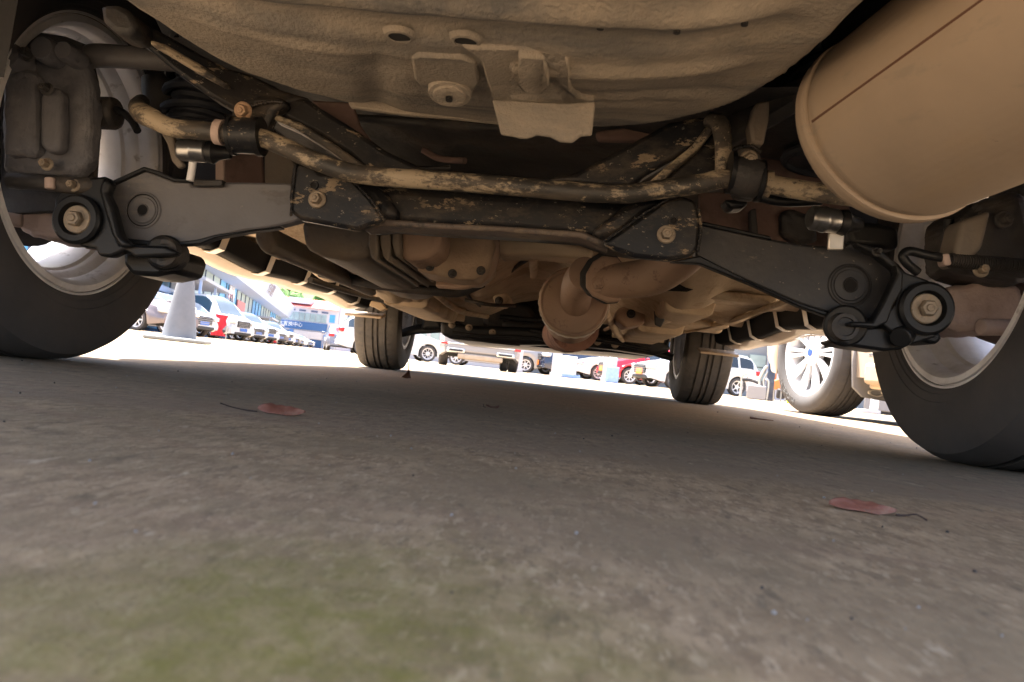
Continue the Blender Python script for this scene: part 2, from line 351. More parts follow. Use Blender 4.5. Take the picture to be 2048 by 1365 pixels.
# --- body shell (the outside of the car; only its lower edges show)
def shell_fn():
    HW = .915
    def zb(y):
        z = .285
        for yw in (0, 2.66):
            d = abs(y-yw)
            if d < .405: z = max(z, .34+math.sqrt(max(0, .405**2-d*d))-.0)
            elif d < .45: z = max(z, .285+(.45-d)*1.2)
        if y < -.5: z = max(z, .285+.13*ss(-.5, -.9, y))
        if y > 3.05: z = max(z, .335)
        return z
    def hw(y): return HW*(1-.10*ss(-.6, -1.02, y)-.16*ss(3.0, 3.62, y)) - (.0 if -.5 < y < 3.1 else 0)
    def zbelt(y): return .98-.16*ss(2.5, 3.62, y)+.04*ss(1, -1, y)
    def ztop(y):
        z = 1.66-.10*ss(.2, -1, y)-.04*ss(.8, 1.6, y)
        z -= (1.60-1.02)*ss(1.35, 2.45, y)
        z -= .16*ss(2.5, 3.62, y)
        z -= .5*ss(-.85, -1.04, y)
        return max(z, zbelt(y)+.02)
    return zb, hw, zbelt, ztop
zb, hwf, zbelt, ztop = shell_fn()
ys = sorted(set([round(-1.03+.06*i, 3) for i in range(78)]+[.405, -.405, 2.66-.405, 2.66+.405, .39, -.39, 2.27, 3.05]))
ys = [y for y in ys if y <= 3.62]
bm = bmesh.new(); rows = []
for y in ys:
    w, z0, z1, z2 = hwf(y), zb(y), zbelt(y), ztop(y)
    half = [(w-.045, z0+.0), (w-.012, z0+.012), (w-.004, z0+.06), (w+.0, (z0+z1)*.5), (w-.01, z1-.1), (w-.05, z1), (w-.05-(z2-z1)*.32, (z1+z2)*.5), (w-.06-(z2-z1)*.5, z2-.05), (w-.2-(z2-z1)*.5, z2), (0, z2+.015)]
    rows.append([Vector((x, y, z)) for x, z in half]+[Vector((-x, y, z)) for x, z in reversed(half[:-1])])
vs_ = loop_faces(bm, rows, closed=False, caps=False)
for r in (vs_[0], vs_[-1]): bm.faces.new(r)
fin('body', bm, m_champ, car, smooth=35)
m_glass = mat('dark_car_glass', (.02, .025, .03), .06, coat=0, var=0, spec=.8)
for sx in (-1, 1):
    for y0, y1 in ((-.8, -.05), (.0, .95), (1.0, 1.75)):
        bm = bmesh.new()
        def gf(u, v):
            y = y0+(y1-y0)*u; w, z1, z2 = hwf(y), zbelt(y), ztop(y)
            zt = z2-.09; t = .06+.9*v; z = z1+.02+(zt-z1-.02)*t
            x = w-.05-(z2-z1)*.32*min(1, (z-z1)/((z2-z1)*.5)) if z < (z1+z2)/2 else w-.05-(z2-z1)*.32-((z-(z1+z2)/2)/((z2-z1)*.5-.05))*(.01+(z2-z1)*.18)
            return Vector((sx*(x+.006), y, z))
        grid_bm(bm, gf, 8, 5); fin('side_window', bm, m_glass, car)
for name, y0, y1 in (('windscreen', 1.55, 2.3), ('rear_window', -.86, -1.0)):
    bm = bmesh.new()
    def gf(u, v):
        y = y0+(y1-y0)*v; w, z1, z2 = hwf(y), zbelt(y), ztop(y); xh = w-.22-(z2-z1)*.5
        return Vector(((2*u-1)*xh, y+(.01 if y1 > 0 else -.015), z2+.02+.012*(1-abs(2*u-1))))
    grid_bm(bm, gf, 6, 8); fin(name, bm, m_glass, car)
m_red_l = mat('red_lamp', (.5, .012, .015), .2, coat=.5, var=0); m_head = mat('headlamp', (.55, .58, .62), .1, .3, coat=1, var=.1)
for sx in (-1, 1):
    box('tail_lamp', (sx*.70, -1.035, .98), (.2, .05, .3), m_red_l, car, bevel=.02)
    box('headlamp', (sx*.58, 3.60, .70), (.3, .08, .13), m_head, car, bevel=.03)

# --- rear wheels and front wheels
for sx in (-1, 1):
    wheel(car, (sx*.80, 0, .34), sx, blocks=False)
    wheel(car, (sx*.79, 2.68, .34), sx, steer=-.03*sx+.02, m_t=m_rubf)
    for yw in (0, 2.68):   # arch liners
        bm = bmesh.new(); rings = []
        for k in range(15):
            a = PI*(-.02+1.04*k/14); y = yw+.40*math.cos(a); z = .36+.40*math.sin(a)
            rings.append([Vector((sx*x, y, z)) for x in (.895, .55 if yw == 0 else .6)])
        loop_faces(bm, rings, closed=False, caps=False); fin('wheel_arch_liner', bm, m_well, car, smooth=60)
    # inner wheelhouse wall
    bm = bmesh.new(); prism_bm(bm, [Vector((sx*.47, y, z)) for y, z in ((-.42, .56), (.42, .46), (.42, .8), (-.42, .8))], [Vector((sx*.49, y, z)) for y, z in ((-.42, .56), (.42, .46), (.42, .8), (-.42, .8))])
    fin('wheelhouse_wall', bm, m_well, car, smooth=0)

# --- spare wheel well: the big dusty pan at the top of the picture
TX, TY, TA, TB = -.015, -.70, .345, .455
def tub_z(x, y):
    dx, dy = (x-TX)/TA, (y-TY)/TB
    r = (abs(dx)**2.7+abs(dy)**2.7)**(1/2.7)
    z = .350+.024*ss(.45, .95, r)+.12*ss(.93, 1.05, r)**1.5
    z -= .010*math.exp(-((y+.52)/.012)**2)*ss(.9, .7, r)*(1 if x > .04 else .5)   # cross swages
    z += .012*ss(-.55, -.585, y)*ss(.95, .8, r)
    z -= .012*math.exp(-((y+.615)/.016)**2)*ss(.9, .7, r)
    z += .006*math.exp(-((y+.44)/.012)**2)*ss(.03, .1, x)*ss(.28, .2, x)
    z += .005*math.exp(-((y+.405)/.010)**2)*ss(.03, .1, x)*ss(.25, .17, x)
    z += .007*math.exp(-((x+.12+.25*(y+.4))/.02)**2)*ss(-.55, -.5, y)
    z += .004*nz(x*5, y*9)+.0016*nz(x*24, y*30, 4)
    z -= .014*math.exp(-(((x-.055)/.034)**2+((y+.43)/.032)**2)**2)
    return z
bm = bmesh.new()
def tf(u, v):
    x = TX+(2*u-1)*TA*1.10; y = TY+(2*v-1)*TB*1.08
    return Vector((x, y, tub_z(x, y)))
grid_bm(bm, tf, 150, 130)
holes = []
for hx, hy, hr in ((800, 65, .0098), (932, 75, .0098), (1354, 59, .0028), (1487, 68, .0028), (1200, 62, .003)):
    p = PZ(hx, hy, .355); holes.append((p, hr))
tub = fin('spare_wheel_well', bm, m_pan, car, smooth=60)
sol = tub.modifiers.new('thickness', 'SOLIDIFY'); sol.thickness = .006; sol.offset = 1
m_void = mat('hole_darkness', (.006, .005, .005), .9, var=0)
for p, hr in holes:   # plugs sunk into drain holes, with a raised collar
    zc = tub_z(p.x, p.y)
    lathe('drain_hole', [(.0005, 0), (.0005, hr), (-.004, hr), (-.004, 0)], m_void, car, Mx=axis_m((p.x, p.y, zc-.0015), (0, 0, -1)), seg=28, closed=False)
    if hr > .005: lathe('hole_collar', [(.0, hr), (.0018, hr+.0004), (.0012, hr+.003), (-.003, hr+.006)], m_pan, car, Mx=axis_m((p.x, p.y, zc-.001), (0, 0, -1)), seg=32, closed=False)
p = PT(903, 157, .004) if 'PT' in globals() else PZ(903, 157, .36); zc = tub_z(p.x, p.y)-.006
lathe('mounting_boss', [(0, 0), (.004, .0), (.0045, .0035), (.008, .004), (.009, .009), (.0075, .0165), (.0055, .0175), (.005, .0215), (.0025, .0225), (-.008, .0235)], m_pan, car, Mx=axis_m((p.x, p.y, zc), (.05, -.25, -1)), seg=48, closed=False)
lathe('boss_plug', [(0, 0), (0, .0035), (-.003, .0035)], m_void, car, Mx=axis_m((p.x, p.y, zc-.0102), (.05, -.25, -1)), seg=16, closed=False)
# towing hook bracket in the middle: box section coming down the front of the pan
def PT(px, py, off=0.0):
    z = .36
    for _ in range(12): p = PZ(px, py, z); z = tub_z(p.x, p.y)-off
    return PZ(px, py, z)
def on_tub(name, px, th, m, off=.0, bevel=.003):
    f = [PT(x, y, th+off) for x, y in px]; b = [p+Vector((0, 0, th+.014)) for p in f]
    bm = bmesh.new(); prism_bm(bm, f, b); return fin(name, bm, m, car, bevel=bevel, smooth=35)
on_tub('tub_bracket', [(920, 96), (950, 112), (962, 125), (968, 150), (985, 197), (1000, 205), (1130, 210), (1186, 212), (1190, 203), (1160, 198), (1142, 182), (1136, 150), (1136, 106), (1050, 100)], .006, m_pan)
on_tub('bracket_rib', [(1036, 112), (1092, 114), (1096, 178), (1085, 190), (1048, 188), (1036, 176)], .007, m_pan, off=.006, bevel=.003)
on_tub('boss_step', [(822, 122), (835, 112), (925, 116), (952, 130), (960, 165), (950, 182), (905, 185), (845, 178), (828, 160)], .004, m_pan, bevel=.003)
plate('bracket_tongue', [(984, 199), (1002, 269), (1025, 272), (1040, 276), (1055, 276), (1075, 270), (1100, 273), (1120, 283), (1145, 285), (1160, 272), (1184, 270), (1191, 203), (1130, 206)], 0, .006, m_pan, car, bevel=.002, yf=lambda x, y: PT(1090, 206, .006).y+.004)
plate('side_lip', [(700, 214), (690, 190), (800, 205), (965, 215), (985, 225), (1000, 246), (900, 236), (800, 228)], -.27, .01, m_pan, car, bevel=.002)
lathe('bracket_hole', [(0, 0), (0, .003), (-.003, .003)], m_void, car, Mx=axis_m(PT(1131, 203, .0068), (0, 0, -1)), seg=16, closed=False)

# --- rear floor above the axle and the floor between the axles
def floor_z(x, y):
    z = .47-.17*ss(.25, .75, y)                      # kick-down ahead of the axle
    z += .10*math.exp(-((x-.05)/.16)**2)*ss(.45, .9, y)   # tunnel
    z -= .035*(math.exp(-((abs(x)-.42)/.06)**4))*ss(.3, .8, y)    # frame rails
    z -= .02*math.exp(-((y-1.05)/.06)**2)*ss(.12, .25, abs(x))
    z -= .018*math.exp(-((y-1.75)/.05)**2)*ss(.15, .3, abs(x))
    z += .014*math.sin(x*26+y*2.2)*ss(.6, 1.0, y)*ss(.75, .6, abs(x))
    z += .012*nz(x*6, y*5)+.004*nz(x*22, y*14, 2)
    z += .07*ss(2.05, 2.4, y)+.045*ss(.58, .74, abs(x))*ss(.3, .6, y)
    return z
bm = bmesh.new()
def ffn(u, v):
    y = -.22+2.92*v; hw_ = .47+.36*ss(.40, .46, y); x = (2*u-1)*hw_
    return Vector((x, y, floor_z(x, y)))
grid_bm(bm, ffn, 120, 170)
ff = fin('floor_pan', bm, [m_tan, m_dark], car, smooth=60)
for pol in ff.data.polygons:
    if pol.center.y < .47 or pol.center.y > 2.3: pol.material_index = 1
bm = bmesh.new(); prism_bm(bm, [Vector(p) for p in ((-.88, -1.0, .62), (.88, -1.0, .62), (.88, -.28, .62), (-.88, -.28, .62))], [Vector(p) for p in ((-.88, -1.0, .64), (.88, -1.0, .64), (.88, -.28, .64), (-.88, -.28, .64))])
fin('boot_floor', bm, m_well, car, smooth=0)
bm = bmesh.new(); prism_bm(bm, [Vector(p) for p in ((-.84, 2.4, .46), (.84, 2.4, .46), (.8, 3.5, .46), (-.8, 3.5, .46))], [Vector(p) for p in ((-.84, 2.4, .5), (.84, 2.4, .5), (.8, 3.5, .5), (-.8, 3.5, .5))])
fin('engine_bay_cover', bm, m_well, car, smooth=0)
box('engine_block', (.0, 2.85, .36), (.95, .5, .24), m_dark, car, bevel=.03)
for pts, r_ in (([(.16, .55, .315), (.22, 1.0, .27), (.30, 1.6, .245), (.36, 2.0, .24)], .012), ([(.60, .5, .288), (.58, 1.1, .275), (.52, 1.7, .268)], .010), ([(-.30, 1.1, .28), (-.28, 1.6, .262), (-.22, 2.05, .28)], .011), ([(.02, .5, .36), (.0, 1.2, .37)], .014), ([(-.08, .5, .36), (-.10, 1.2, .36)], .012)):
    tube('floor_swage', pts, r_, m_tan, car, seg=10, flat=.7, smooth=80)
for x_, y_, w_, l_ in ((.52, .80, .18, .3), (.54, 1.35, .16, .28), (.2, 1.25, .16, .3), (-.52, 1.25, .2, .3), (-.55, .8, .14, .3)):
    box('floor_stiffener', (x_, y_, floor_z(x_, y_)-.002), (w_, l_, .022), m_tan, car, bevel=.008)
for sx in (-1, 1):
    # beige frame rail running forward in steps
    X0 = sx*.42
    for (y0, y1, zz, ww) in ((.75, 1.3, .255, .075), (1.3, 2.02, .235, .09)):
        bm = bmesh.new()
        loop_faces(bm, [[Vector((X0+dx*ww/.075, y, zz+dz)) for dx, dz in ((-.07, .06), (-.06, .008), (-.05, 0), (.05, 0), (.06, .008), (.07, .06))] for y in (y0, y0+.01, y1-.01, y1)])
        fin('frame_rail', bm, m_tan, car, bevel=.004)
    bm = bmesh.new()
    prism_bm(bm, [Vector((X0+dx, 2.02, z)) for dx, z in ((-.11, .245), (.11, .245), (.11, .32), (-.11, .32))], [Vector((X0+dx*.8, 2.14, z)) for dx, z in ((-.11, .29), (.11, .29), (.11, .32), (-.11, .32))])
    fin('rail_end', bm, m_tan, car, bevel=.006)

# --- sills: pale outer skirt, black moulding and bare steel clips along each side
for sx in (-1, 1):
    bm = bmesh.new()
    def wav(y): return .006*math.sin(y*5.2+sx)+.004*math.sin(y*11)
    rows = []
    for k in range(40):
        y = .44+1.80*k/39
        rows.append([Vector((sx*x, y, z+wav(y))) for x, z in ((.905, .34), (.90, .276), (.888, .266), (.85, .268), (.822, .279), (.815, .305), (.83, .34))])
    loop_faces(bm, rows); fin('sill_skirt', bm, m_skirt, car, smooth=50)
    bm = bmesh.new(); rows = []
    for k in range(40):
        y = .44+1.84*k/39
        rows.append([Vector((sx*x, y, z+wav(y))) for x, z in ((.818, .280), (.80, .2805), (.786, .291), (.772, .345), (.80, .352), (.818, .34))])
    loop_faces(bm, rows); fin('sill_moulding', bm, m_mould, car, smooth=50)
    for y in ((.70, 1.02, 1.36, 1.70, 2.05) if sx < 0 else (.62, .98, 1.28, 1.62, 1.95)):
        z0 = wav(y); pts = [(.826, .278), (.806, .2775), (.783, .289), (.768, .343), (.735, .347), (.70, .343)]
        bm = bmesh.new(); o_ = []; i_ = []
        loop_faces(bm, [[Vector((sx*x, y+dy, z+z0-t)) for dy, t in ((-.018, 0), (.018, 0), (.018, .003), (-.018, .003))] for x, z in pts])
        fin('sill_clip', bm, m_clip, car, smooth=30)
    # mud flap ahead... flat lip at the wheel arch
    box('arch_lip', (sx*.80, 2.27, .245), (.17, .10, .012), m_skirt, car, rot=Matrix.Rotation(.2, 3, 'X'), bevel=.004)
m_calip = mat('dusty_caliper', (.10, .10, .112), .8, layers=[((.18, .17, .175), 12, .5, .7, (1, 1, 1), .7), ((.05, .05, .052), 30, .55, .7, (1, 1, 1), .6)], bump=.6, bscale=120)
m_blueblk = mat('blue_black_rubber', (.018, .021, .030), .6, bump=.2, layers=[((.05, .05, .055), 12, .5, .7, (1, 1, 1), .5)])
m_rustd = mat('dull_rust_plate', (.13, .085, .07), .8, layers=[((.06, .045, .04), 20, .5, .65, (1, 1, 1), .7)], bump=.4)
m_rustp = mat('rust_patched_pipe', (.26, .13, .085), .75, layers=[((.12, .055, .045), 18, .52, .6, (1, 1, 1), .8)], bump=.3)
m_seam = mat('seam_shadow_line', (.10, .045, .025), .8, var=0)
m_brf = mat('brown_dusted_flange', (.12, .09, .072), .6, layers=[((.24, .185, .13), 12, .5, .62, (1, 1, 1), .8, 10), ((.03, .028, .028), 22, .54, .62, (1, 1, 1), .8, 9)], bump=.4)
m_foil = mat('crinkled_foil', (.55, .48, .40), .35, .6, bump=.8, bscale=60, bdist=.006)
V = Vector; BK = V((0, -1, 0))
# ------------------------------------------------------------------ rear suspension
# cross member of the subframe with its two lobed arm brackets
plate('subframe_beam', [(690, 352), (800, 372), (900, 380), (1100, 392), (1250, 404), (1300, 408), (1330, 470), (1300, 505), (1215, 492), (1160, 472), (1100, 468), (1000, 461), (880, 455), (770, 447), (720, 452), (690, 430)], -.10, .10, m_blk, car, bevel=.014, bseg=3)
plate('beam_flange', [(720, 448), (770, 438), (880, 446), (1000, 452), (1100, 459), (1165, 463), (1215, 483), (1220, 497), (1160, 476), (1100, 471), (1000, 463), (880, 458), (770, 452), (725, 459)], -.125, .05, m_brf, car, bevel=.003)
plate('arm_bracket', [(583, 335), (592, 322), (625, 330), (640, 345), (700, 350), (745, 400), (770, 440), (745, 450), (715, 462), (665, 452), (600, 440), (580, 425), (576, 395)], -.155, .02, m_blk, car, bevel=.006)
plate('bracket_gusset', [(640, 340), (700, 352), (760, 372), (800, 430), (765, 447), (725, 430), (680, 380)], -.13, .05, m_blk, car, bevel=.012)
plate('arm_bracket', [(1205, 486), (1240, 462), (1290, 428), (1330, 398), (1368, 392), (1392, 400), (1403, 440), (1398, 495), (1385, 512), (1340, 522), (1270, 515), (1228, 500)], -.155, .02, m_blk, car, bevel=.006)
plate('bracket_gusset', [(1205, 480), (1180, 465), (1250, 410), (1300, 395), (1350, 395), (1290, 430), (1240, 470)], -.135, .05, m_blk, car, bevel=.012)
for bx, by, Y in ((635, 400, -.155), (1332, 470, -.155)):
    bolt_part(P(bx, by, Y), BK, .0082, m_bolt, car, washer=.0128)
for bx, by in ((628, 371), (1347, 442)):
    c = P(bx, by, -.1565); lathe('locating_hole', [(0, .0), (0, .0045)], m_void, car, Mx=axis_m(c, BK), seg=20, closed=False)
    lathe('hole_rim', [(-.001, .0045), (.0015, .0048), (.0015, .006), (-.001, .0065)], m_blk, car, Mx=axis_m(c, BK), seg=20)
# diagonal legs of the subframe
def leg(name, px, Ys, r, flat, m=m_blk, **k):
    return tube(name, [P(x, y, Y) for (x, y), Y in zip(px, Ys)], r, m, car, seg=12, n=5, flat=flat, smooth=60, **k)
plate('subframe_leg', [(528, 198), (560, 188), (615, 197), (640, 215), (705, 255), (770, 300), (845, 335), (900, 358), (800, 352), (730, 342), (700, 310), (640, 272), (560, 232), (535, 225)], 0, .03, m_blk, car, bevel=.008, yf=lambda x, y: -.17+.06*(x-520)/380)
plate('leg_flange', [(545, 226), (600, 245), (660, 282), (712, 318), (760, 348), (748, 352), (700, 330), (650, 295), (590, 258), (545, 238)], 0, .03, m_bar, car, bevel=.003, yf=lambda x, y: -.182+.05*(x-520)/380)
plate('subframe_leg', [(1085, 358), (1150, 345), (1250, 292), (1340, 243), (1400, 232), (1440, 232), (1432, 252), (1380, 300), (1290, 352), (1262, 378), (1200, 375)], 0, .035, m_blk, car, bevel=.010, yf=lambda x, y: -.08-.09*(x-1080)/360)
plate('leg_flange', [(1418, 245), (1436, 250), (1400, 296), (1340, 345), (1296, 384), (1280, 380), (1330, 335), (1385, 290)], 0, .03, m_bar, car, bevel=.003, yf=lambda x, y: -.175-.0*(x-1280))
plate('leg_web', [(1432, 255), (1442, 350), (1300, 385), (1345, 345), (1400, 298)], -.15, .02, m_blk, car, bevel=.005)
tube('subframe_post', [P(1418, 240, -.17), P(1440, 250, -.18), P(1447, 300, -.185), P(1446, 365, -.18)], [.013, .014, .012, .012], m_bar, car, seg=12, flat=.8, smooth=60)
# arms climbing to the body mounts
plate('subframe_arm', [(222, 12), (262, 38), (300, 52), (338, 72), (400, 108), (452, 135), (505, 150), (560, 178), (620, 196), (560, 210), (500, 212), (470, 222), (415, 190), (345, 140), (290, 92), (240, 60), (205, 30), (195, 8)], 0, .045, m_blk, car, bevel=.012, bseg=3, yf=lambda x, y: -.20-.10*(480-x)/280)
plate('arm_ridge', [(300, 78), (330, 88), (400, 128), (455, 165), (445, 172), (390, 142), (325, 102), (298, 88)], 0, .02, m_bar, car, bevel=.004, yf=lambda x, y: -.235-.10*(480-x)/280)
plate('body_bush_cap', [(200, 8), (235, 6), (262, 22), (275, 48), (262, 70), (228, 66), (200, 40)], -.31, .05, m_dark, car, bevel=.012)
plate('subframe_arm', [(1440, 232), (1500, 208), (1560, 170), (1640, 130), (1720, 60), (1790, 0), (1860, 0), (1760, 110), (1640, 190), (1560, 240), (1500, 268), (1455, 290)], 0, .045, m_dark, car, bevel=.014, yf=lambda x, y: -.13-.10*(x-1440)/280)
plate('arm_rib', [(1512, 205), (1540, 200), (1538, 240), (1528, 290), (1505, 286), (1500, 250)], -.20, .03, m_tank, car, bevel=.004)
# bush brackets with clamps
for sx, (cx, cy) in ((-1, (490, 245)), (1, (1492, 345))):
    if sx < 0:
        plate('clamp_bracket', [(462, 205), (478, 196), (520, 190), (560, 192), (575, 205), (545, 225), (530, 262), (505, 300), (470, 298), (458, 262)], -.19, .03, m_blk, car, bevel=.008)
        tube('bush_clamp', [P(468, 272, -.215), P(492, 272, -.215), P(517, 274, -.215)], [.024, .0245, .024], m_blk, car, seg=20)
        tube('clamp_ring', [P(463, 272, -.213), P(470, 272, -.213)], .0265, m_black, car, seg=24, n=1); tube('clamp_ring', [P(514, 274, -.213), P(525, 274, -.213)], .0262, m_black, car, seg=24, n=1)
        bolt_part(P(487, 222, -.215), V((.1, -1, -.25)), .0085, m_rust, car, washer=.012)
    else:
        plate('clamp_bracket', [(1462, 300), (1470, 288), (1500, 284), (1524, 296), (1526, 330), (1520, 398), (1470, 395), (1455, 350)], -.19, .03, m_dark, car, bevel=.009)
        tube('bush_clamp', [P(1468, 352, -.215), P(1492, 356, -.217), P(1516, 362, -.215)], [.0225, .024, .0225], m_dark, car, seg=20, flat=1.15)
        tube('clamp_ring', [P(1457, 345, -.213), P(1466, 346, -.213)], .0275, m_black, car, seg=24, n=1); tube('clamp_ring', [P(1514, 362, -.213), P(1523, 363, -.213)], .0275, m_black, car, seg=24, n=1)
        bolt_part(P(1497, 318, -.222), V((0, -1, -.3)), .0082, m_bolt, car, washer=.0115)
# stabilizer bar
bar_px = [(300, 236), (345, 256), (410, 262), (470, 270), (520, 276), (565, 293), (620, 318), (690, 343), (760, 354), (850, 360), (960, 368), (1080, 378), (1180, 386), (1260, 387), (1330, 378), (1400, 368), (1450, 358), (1520, 366), (1575, 376), (1640, 386), (1720, 396)]
tube('stabilizer_bar', [P(x, y, -.215) for x, y in bar_px], .0127, m_bar, car, seg=18, n=5, smooth=60)
tube('bar_end', [P(310, 240, -.215), P(286, 228, -.20), P(276, 215, -.16), P(283, 205, -.08)], [.0135, .015, .013, .012], m_bar, car, seg=14)
tube('bar_collar', [P(432, 264, -.215), P(447, 266, -.215)], .017, m_hub, car, seg=20, n=1)
tube('bar_collar', [P(1528, 367, -.215), P(1541, 369, -.215)], .0175, m_bar, car, seg=20, n=1)
# drop links
def link_part(cx, cy, Y, d, rod, rad):
    c = P(cx, cy, Y); dv = V(d).normalized()
    lathe('ball_joint', [(-.022, 0), (-.022, rad*.8), (-.018, rad), (-.006, rad), (-.004, rad*1.07), (.0, rad*1.07), (.002, rad), (.016, rad), (.02, rad*.7), (.02, 0)], m_chrome2, car, Mx=axis_m(c, d), seg=28, closed=False)
    lathe('joint_boot', [(.018, 0), (.018, rad*.95), (.028, rad*1.1), (.036, rad*.7), (.052, rad*.5), (.052, 0)], m_black, car, Mx=axis_m(c, d), seg=20, closed=False)
m_chrome2 = mat('worn_bright_steel', (.30, .30, .30), .3, .9, layers=[((.10, .09, .08), 40, .5, .65, (1, 1, 1), .6)])
link_part(388, 302, -.17, (1, .1, .05), None, .0155); link_part(1650, 440, -.17, (1, .2, 0), None, .0165)
tube('drop_link_rod', [P(387, 318, -.165), P(380, 362, -.165)], .0055, m_alloy, car, seg=10, n=1)
plate('drop_link_rod', [(1658, 462), (1672, 455), (1690, 466), (1688, 500), (1656, 500)], -.16, .006, m_clip, car, bevel=.002)
plate('joint_bracket', [(395, 285), (430, 283), (445, 300), (438, 318), (412, 310), (396, 312)], -.15, .02, m_dark, car, bevel=.006)

# lateral control arms
L = [(213, 378), (222, 368), (288, 340), (318, 350), (348, 363), (380, 363), (384, 372), (440, 372), (446, 364), (575, 366), (600, 372), (604, 440), (540, 456), (490, 462), (430, 474), (395, 486), (345, 490), (240, 482), (232, 462), (222, 405)]
plate('lateral_arm', L, -.13, .026, m_arm, car, bevel=.004)
plate('arm_edge', [(205, 380), (213, 366), (287, 333), (320, 343), (350, 356), (446, 360), (446, 366), (348, 364), (318, 352), (288, 342), (222, 372), (212, 385)], -.136, .055, m_black, car, bevel=.002)
plate('arm_edge', [(232, 474), (330, 486), (392, 480), (430, 470), (500, 460), (560, 452), (562, 456), (500, 464), (430, 476), (400, 488), (330, 493), (240, 488)], -.137, .018, m_black, car, bevel=.002)
plate('arm_tab', [(384, 358), (444, 360), (442, 372), (386, 372)], -.145, .012, m_dark, car, bevel=.002)
R_ = [(1392, 445), (1450, 458), (1540, 478), (1600, 488), (1680, 494), (1700, 484), (1722, 486), (1798, 528), (1775, 585), (1748, 642), (1700, 640), (1640, 622), (1600, 610), (1500, 566), (1440, 540), (1390, 512)]
plate('lateral_arm', R_, -.13, .026, m_armb, car, bevel=.004)
plate('arm_edge', [(1392, 440), (1450, 452), (1540, 472), (1545, 480), (1450, 461), (1392, 448)], -.137, .055, m_black, car, bevel=.002)
plate('arm_edge', [(1340, 524), (1400, 512), (1500, 562), (1600, 606), (1650, 622), (1748, 640), (1790, 640), (1770, 650), (1690, 646), (1600, 614), (1500, 568), (1400, 528)], -.137, .018, m_black, car, bevel=.002)
for (cx, cy, rr_, mm) in ((286, 421, .0235, m_arm), (1700, 571, .0262, m_armb)):
    c = P(cx, cy, -.131); Mx = axis_m(c, BK)
    lathe('spring_seat', [(0, rr_+.004), (.0015, rr_+.003), (.002, rr_+.001), (-.004, rr_), (-.004, rr_-.002), (.001, rr_-.005), (.0015, rr_*.42), (.003, rr_*.38), (.002, rr_*.33), (.0, rr_*.3)], mm, car, Mx=Mx, seg=40, closed=False)
    lathe('seat_groove', [(.0008, rr_-.001), (.0008, rr_+.0022)], m_void, car, Mx=Mx, seg=40, closed=False)
    lathe('seat_hole', [(.0022, 0), (.0022, rr_*.32)], m_void, car, Mx=Mx, seg=24, closed=False)
# outer brackets with bush and bolt
plate('knuckle_bracket', [(125, 372), (160, 358), (210, 352), (222, 366), (208, 385), (215, 420), (228, 462), (240, 488), (330, 492), (355, 505), (345, 512), (270, 515), (250, 500), (222, 514), (196, 512), (190, 498), (160, 492), (125, 470), (106, 438), (108, 398)], -.165, .02, m_black, car, bevel=.008, bseg=3)
plate('bracket_step', [(205, 352), (222, 366), (212, 385), (225, 412), (240, 470), (262, 492), (240, 496), (222, 470), (205, 415), (196, 380)], -.178, .02, m_black, car, bevel=.005)
plate('knuckle_bracket', [(1712, 484), (1760, 498), (1800, 530), (1812, 545), (1855, 560), (1890, 582), (1906, 618), (1896, 655), (1868, 676), (1820, 690), (1790, 668), (1765, 650), (1760, 640), (1790, 610), (1800, 575), (1790, 540), (1755, 512), (1718, 494)], -.165, .02, m_black, car, bevel=.008, bseg=3)
plate('bracket_step', [(1792, 528), (1808, 545), (1806, 580), (1788, 610), (1776, 645), (1752, 656), (1700, 652), (1700, 644), (1745, 644), (1765, 610), (1782, 575), (1796, 548)], -.178, .02, m_black, car, bevel=.005)
for (cx, cy) in ((157, 440), (1850, 618)):
    c = P(cx, cy, -.166)
    lathe('bush_ring', [(0, .036), (.006, .036), (.010, .032), (.010, .024), (.002, .021), (0, .021)], m_black, car, Mx=axis_m(c, BK), seg=40)
    bolt_part(c+V((0, -.001, 0)), BK, .0115, m_bolt, car, washer=.0205)
# lower brackets hanging under the arms
plate('bump_bracket', [(245, 502), (300, 494), (352, 496), (362, 512), (352, 545), (310, 553), (262, 550), (246, 530)], -.12, .09, m_black, car, bevel=.008)
lathe('bracket_bush', [(0, 0), (0, .012), (.004, .013), (.004, .019), (.010, .0225), (-.03, .0225), (-.03, 0)], m_dark, car, Mx=axis_m(P(330, 506, -.145), BK), seg=28, closed=False)
tube('bush_housing', [P(330, 506, -.145), P(330, 510, -.10)], .026, m_black, car, seg=28, n=1, bevel=.003)
tube('bush_housing', [P(1690, 652, -.15), P(1690, 650, -.09)], .0285, m_black, car, seg=28, n=1, bevel=.003)
lathe('bracket_bush', [(0, 0), (0, .012), (.003, .013), (.003, .018), (-.01, .020)], m_dark, car, Mx=axis_m(P(1690, 654, -.160), BK), seg=28, closed=False)
plate('bump_bracket', [(1668, 682), (1690, 676), (1720, 655), (1790, 650), (1825, 668), (1880, 664), (1886, 678), (1873, 690), (1830, 680), (1805, 700), (1770, 703), (1720, 696), (1685, 690)], -.15, .07, m_black, car, bevel=.006)
tube('bracket_sleeve', [P(1800, 676, -.17), P(1822, 662, -.14)], .014, m_black, car, seg=18, n=1, bevel=.002)

